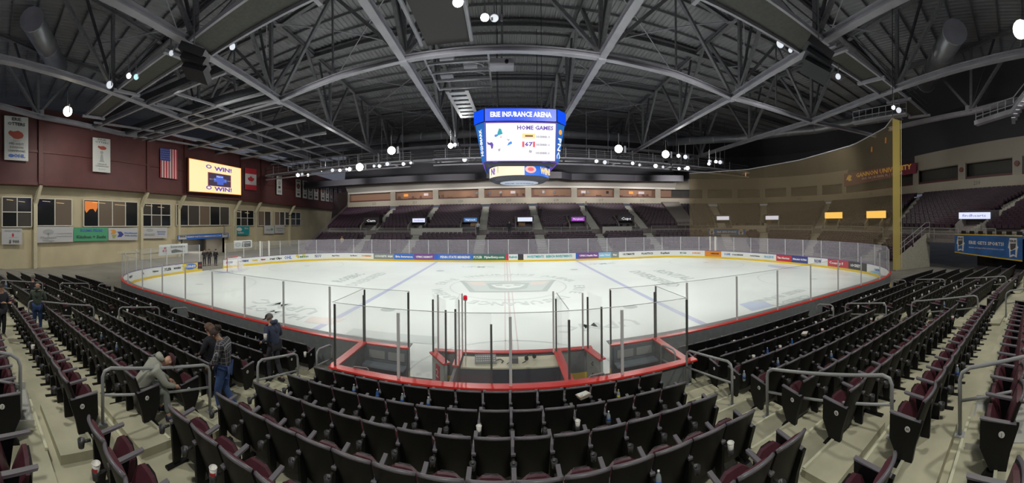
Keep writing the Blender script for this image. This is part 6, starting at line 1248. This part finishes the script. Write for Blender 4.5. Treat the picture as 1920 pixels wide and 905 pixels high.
mc = nt.nodes.new('ShaderNodeMix'); mc.data_type = 'RGBA'; mc.inputs[6].default_value = (.035, .035, .045, 1); mc.inputs[7].default_value = (.30, .30, .30, 1); nt.links.new(mx.outputs[0], mc.inputs[0]); nt.links.new(mc.outputs[2], bs.inputs['Base Color'])
def ang(dx, dy): return math.atan2(-dx, dy)      # rotation so that +y faces (dx, dy)
p = at(512, 713, Z=.42)
g, V = human('man in navy jacket and dark cap holding a cup, stepping down by the handrail', p, ang(-.9, .12), dict(pel=(0, -.02, .93), che=(0, .05, 1.32), nec=(0, .10, 1.46), hea=(0, .17, 1.58), shl=(-.2, .05, 1.38), shr=(.2, .05, 1.38), ell=(-.27, -.02, 1.12), wrl=(-.22, .2, 1.0), elr=(.28, .02, 1.12), wrr=(.24, .27, 1.16),
    knl=(-.1, .12, .5), anl=(-.1, .05, .09), tol=(-.1, .22, .03), knr=(.1, .0, .5), anr=(.1, -.22, .1), tor=(.1, -.06, .04)), navy_j, jean_d, shoe_d, mat('grey_hair', (.16, .15, .14), .8), skin=SK, h=1.70, cap=mat('cap_charcoal', (.035, .035, .04), .8), hood=True)
p = at(418, 778, Z=.70)
human('woman with dark hair bun in black and white plaid shirt and jeans', p, ang(-.55, -.3), dict(che=(0, .05, 1.33), nec=(0, .09, 1.47), hea=(0, .17, 1.56), ell=(-.24, .1, 1.12), wrl=(-.14, .25, .98), elr=(.24, .08, 1.1), wrr=(.16, .22, .93), knl=(-.09, .1, .5), anl=(-.09, .02, .09), knr=(.09, .0, .5), anr=(.09, -.25, .14), tor=(.09, -.1, .06)), plaid, jean, shoe_d, mat('dark_brown_hair', (.035, .022, .018), .7), 'bun', SK2, 1.72)
p = at(398, 755, Z=.62)
human('person in dark coat walking behind the woman in plaid', p, ang(-.6, -.1), dict(hea=(0, .12, 1.6), nec=(0, .06, 1.48), ell=(-.24, .1, 1.14), wrl=(-.12, .26, 1.05)), mat('coat_black', (.02, .022, .03), .8), jean_d, shoe_d, mat('brown_hair', (.12, .07, .045), .7), 'long', SK, 1.68)
q = wp(-5.2, rowv(7)+.14, rowz(7)*gz(-5.2))
human('person in grey hoodie and maroon beanie sitting bent forward in an end seat', q, -.25, dict(pel=(0, .08, .52), spi=(0, .16, .70), che=(0, .34, .86), nec=(0, .5, .92), hea=(.0, .62, .96), shl=(-.2, .36, .88), shr=(.2, .36, .88), ell=(-.24, .5, .66), wrl=(-.14, .68, .55), elr=(.24, .5, .66), wrr=(.12, .7, .55),
    hil=(-.1, .1, .5), hir=(.1, .1, .5), knl=(-.12, .52, .52), knr=(.14, .52, .52), anl=(-.12, .5, .1), anr=(.2, .55, .1), tol=(-.12, .68, .05), tor=(.24, .72, .05)), mat('hoodie_grey', (.36, .37, .32), .85, var=.08), mat('grey_track_trousers', (.2, .22, .2), .8), mat('navy_shoe', (.03, .035, .06), .5), skin=SK, h=1.7, cap=mat('beanie_maroon', (.06, .02, .028), .85), hood=True)
p = at(70, 560, r=10.7); p.z = rowz(7)*gz(-10.6)
human('bald man in green hooded top and jeans standing in the left aisle', p, ang(-.9, .3), dict(ell=(-.27, .06, 1.14), wrl=(-.12, .32, 1.12), elr=(.27, .06, 1.14), wrr=(.1, .34, 1.12), hea=(0, .06, 1.62)), mat('hoodie_green', (.075, .10, .075), .85, var=.1), jean, shoe_d, skin=SK, h=1.66, hood=True)
p = at(2, 560, r=9.6); p.z = rowz(8)*gz(-9.8)
human('person in dark clothes holding a bottle, cut by the left picture edge', p, ang(.8, .5), dict(ell=(-.24, .05, 1.15), wrl=(-.12, .3, 1.2), elr=(.24, .05, 1.15), wrr=(.14, .28, 1.22)), mat('coat_black', (.02, .022, .03)), jean_d, shoe_d, mat('dark_brown_hair', (.035, .022, .018)), skin=SK, h=1.6)
p = at(62, 520, r=13.4); p.z = rowz(7)*gz(-13.3)
human('man in black jacket standing far back in the left stand', p, ang(-.3, -.8), {}, mat('coat_black', (.02, .022, .03)), jean_d, shoe_d, mat('grey_hair', (.16, .15, .14)), skin=SK, h=1.6, hi=False)
for px, lab, r_ in ((383, 'steward in black at the vehicle doorway, nearest the yellow board', 2.2), (392, 'steward in black at the vehicle doorway, middle of the three', 2.9), (404, 'steward in black at the vehicle doorway, nearest the goal', 2.5)):
    p = at(px, 500, r=33.0+r_*.4); p.z = .02
    human(lab, p, ang(.6, -.6) if px != 404 else ang(-.3, .8), dict(elr=(.26, .05, 1.15), wrr=(.1, .2, 1.15)), mat('uniform_black', (.018, .018, .02), .7), jean_d, shoe_d, mat('dark_brown_hair', (.035, .022, .018)), skin=SK, h=1.72, hi=False)
for px, s_, lab, m_ in ((896, .31, 'steward in white and black beside the wooden door of the far stand', mat('shirt_white', (.5, .5, .5), .7)), (955, .30, 'person in dark coat standing on the far walkway below the scoreboard', mat('coat_black', (.02, .022, .03))), (1013, .62, 'person standing in the far seats right of the scoreboard', mat('uniform_black', (.018, .018, .02))), (1099, .80, 'person in pale top high on the far stair', mat('top_pale', (.4, .42, .42), .7))):
    p = bw(tb(px, s_), s_, .1); human(lab, p, PI, {}, m_, jean_d, shoe_d, mat('grey_hair', (.16, .15, .14)), skin=SK, h=1.75, hi=False)
p = at(641, 475, Z=1.0); p = bw(tb(641, .08), .08); human('child in orange and white behind the far glass, left corner', p, PI, {}, mat('top_orange_white', (.6, .45, .25), .7), mat('trousers_white', (.6, .6, .6), .7), shoe_d, mat('hair_blond', (.4, .25, .1), .7), h=1.5, hi=False)
# ================================================================ CUPS AND LITTER
cup_w = mat('paper_cup', (.75, .74, .70), .5); cup_r = mat('cup_red_print', (.55, .05, .05), .5); cola = mat('bottle_clear', (.28, .33, .36), .12, spec=.8); b_blue = mat('bottle_blue', (.04, .12, .4), .2); b_grn = mat('bottle_green', (.1, .3, .25), .2); b_yel = mat('bottle_cap_yellow', (.6, .55, .05), .4); lidm = mat('cup_rim', (.82, .82, .8), .4); ice_c = mat('cup_inside', (.5, .5, .48), .5)
def holder(px, py):
    best = None
    for sp_ in spots:
        bi, k, i, n, u, v, sg = sp_; M = Matrix.Translation(wp(u, v, rowz(k)*gz(u))) @ Matrix.Rotation(heading(u, v), 4, 'Z'); q = M @ Vector((-SW/2*sg if bi else -SW/2, -.155, .57)); dx, dy = q.x-CX, q.y-CY
        if dy < .05: continue
        az = math.atan2(dx, dy); r_ = math.hypot(dx, dy); d_ = math.hypot(PX0+F*az-px, PY0+ROLL*math.sin(az)+F*(H-q.z)/r_-py)
        if best is None or d_ < best[0]: best = (d_, q, sp_, r_)
    return best
proto = {}
def cup_mesh(kind):
    if kind in proto: return proto[kind]
    L_ = []
    if kind in 'cr':
        L_.append(('cup_body', MB().lathe((0, 0, 0), [(.030, 0), (.043, .135), (.040, .135), (.030, .03), (0, .03)], 14).mesh('cup_body', cup_w, True))); L_.append(('cup_rim', MB().tube([(.0425*math.cos(a), .0425*math.sin(a), .136) for a in [2*PI*k/14 for k in range(15)]], .004, 5, caps=False).mesh('cup_rim', lidm, True)))
        if kind == 'r': L_.append(('cup_print', MB().sheet([[(.0335*math.cos(a), .0335*math.sin(a), .03) for a in [PI*1.0+PI*k/8 for k in range(9)]], [(.0405*math.cos(a), .0405*math.sin(a), .1) for a in [PI*1.0+PI*k/8 for k in range(9)]]]).mesh('cup_print', cup_r, True)))
    elif kind in 'bgyk':
        m_ = {'b': b_blue, 'g': b_grn, 'y': cola, 'k': cola}[kind]; L_.append(('bottle_body', MB().lathe((0, 0, 0), [(.028, 0), (.033, .02), (.031, .07), (.033, .12), (.025, .155), (.012, .175), (.012, .19), (0, .19)], 12).mesh('bottle_body', m_, True))); L_.append(('bottle_cap', MB().lathe((0, 0, .188), [(.014, 0), (.014, .018), (0, .018)], 10).mesh('bottle_cap', b_yel if kind == 'y' else white, True))); L_.append(('bottle_label', MB().lathe((0, 0, 0), [(.0335, .05), (.0335, .10)], 12).mesh('bottle_label', b_blue if kind != 'y' else b_yel, True)))
    proto[kind] = L_; return L_
used = set()
def put(px, py, kind):
    b = holder(px, py)
    if b[2][:3] in used: return
    used.add(b[2][:3]); bi, k, i = b[2][:3]; nm, what = {'c': ('paper_cup', 'white paper cup'), 'r': ('paper_cup', 'white paper cup with red print'), 'b': ('drink_bottle', 'blue drink bottle'), 'g': ('drink_bottle', 'green drink bottle'), 'y': ('drink_bottle', 'clear bottle with yellow label'), 'k': ('drink_bottle', 'clear plastic bottle')}[kind]
    g = thing(nm, '%s in holder, %s row, %s, %s seat' % (what, ORD[k-1], BL[bi][0].replace(' of the middle', ' of middle').replace('second block', '2nd block').replace('third block', '3rd block'), ORD[i]), 'cup' if nm == 'paper_cup' else 'bottle', b[1]-Vector((0, 0, .045)), 0, 'drinks left in seat holders')
    for n_, me in cup_mesh(kind): link(n_, me, g)
for px, py, k_ in [(436, 862, 'r'), (224, 893, 'r'), (181, 855, 'g'), (875, 785, 'c'), (1084, 830, 'c'), (1158, 808, 'k'), (757, 766, 'k'), (704, 758, 'b'), (655, 747, 'k'), (1178, 757, 'y'), (1213, 878, 'k'), (1362, 812, 'c'), (1413, 680, 'r'), (1437, 669, 'b'), (1466, 660, 'r'), (1487, 651, 'b'), (1472, 692, 'k'), (1547, 662, 'k'), (1548, 629, 'r'), (1457, 621, 'c'), (1491, 613, 'c'), (1507, 608, 'c'), (1521, 603, 'c'), (1550, 593, 'c'), (1549, 576, 'c'), (1612, 572, 'c'), (1632, 568, 'c'), (1652, 571, 'c'), (1638, 593, 'r'), (1367, 637, 'c'), (1386, 630, 'c'), (1377, 647, 'k'),
    (1615, 555, 'c'), (1623, 552, 'c'), (1634, 549, 'c'), (1640, 566, 'c'), (1648, 550, 'c'), (1657, 548, 'c'), (1709, 541, 'c'), (1715, 563, 'c'), (1730, 556, 'c'), (1744, 550, 'c'), (1749, 538, 'c'), (1764, 525, 'c'), (1780, 525, 'c'), (1786, 536, 'c'), (1797, 545, 'c'), (1816, 537, 'c'), (1826, 533, 'c'), (1773, 584, 'k'), (1846, 521, 'c'), (1870, 530, 'c'), (1905, 537, 'c'), (1788, 598, 'r'),
    (372, 592, 'c'), (394, 605, 'c'), (408, 610, 'k'), (313, 600, 'k'), (254, 563, 'c'), (224, 557, 'c'), (278, 571, 'c'), (253, 582, 'c'), (196, 593, 'c'), (243, 592, 'c'), (157, 572, 'c'), (78, 639, 'c'), (569, 640, 'c'), (456, 640, 'k'), (475, 642, 'k'), (185, 641, 'k'), (221, 654, 'k'), (31, 547, 'c'), (128, 540, 'c'), (134, 546, 'c'), (116, 540, 'c'), (112, 552, 'c'), (1790, 712, 'k'), (738, 737, 'k'), (780, 740, 'k'), (1405, 700, 'k')]: put(px, py, k_)
for px, py, lab in ((1079, 800, 'crumpled paper tray on a seat back in the middle block'), (1520, 655, 'paper food tray on a seat back right of the middle'), (865, 0, '')):
    if not lab: continue
    b = holder(px, py); M = b[1]+Vector((.12, .12, .38)); g = thing('paper_tray', lab, 'litter', M, .4)
    MB().hexa([(-.08, -.05, 0), (.08, -.05, 0), (.08, .05, 0), (-.08, .05, 0), (-.11, -.07, .06), (.11, -.07, .06), (.11, .07, .05), (-.11, .07, .05)]).build('tray', mat('tray_paper', (.55, .48, .38), .7), g); MB().poly([(-.1, -.06, .055), (.1, -.06, .07), (.08, .06, .055), (-.09, .06, .06)]).build('napkin', cup_w, g)
# cup in the man's hand, bottle in the left person's hand
p = at(496, 637, r=7.55); g = thing('paper_cup', 'white paper cup held by the man in the navy jacket', 'cup', p)
for n_, me in cup_mesh('c'): link(n_, me, g)
p = at(11, 540, r=9.3); g = thing('drink_bottle', 'clear bottle held by the person at the left edge', 'bottle', p)
for n_, me in cup_mesh('k'): link(n_, me, g)
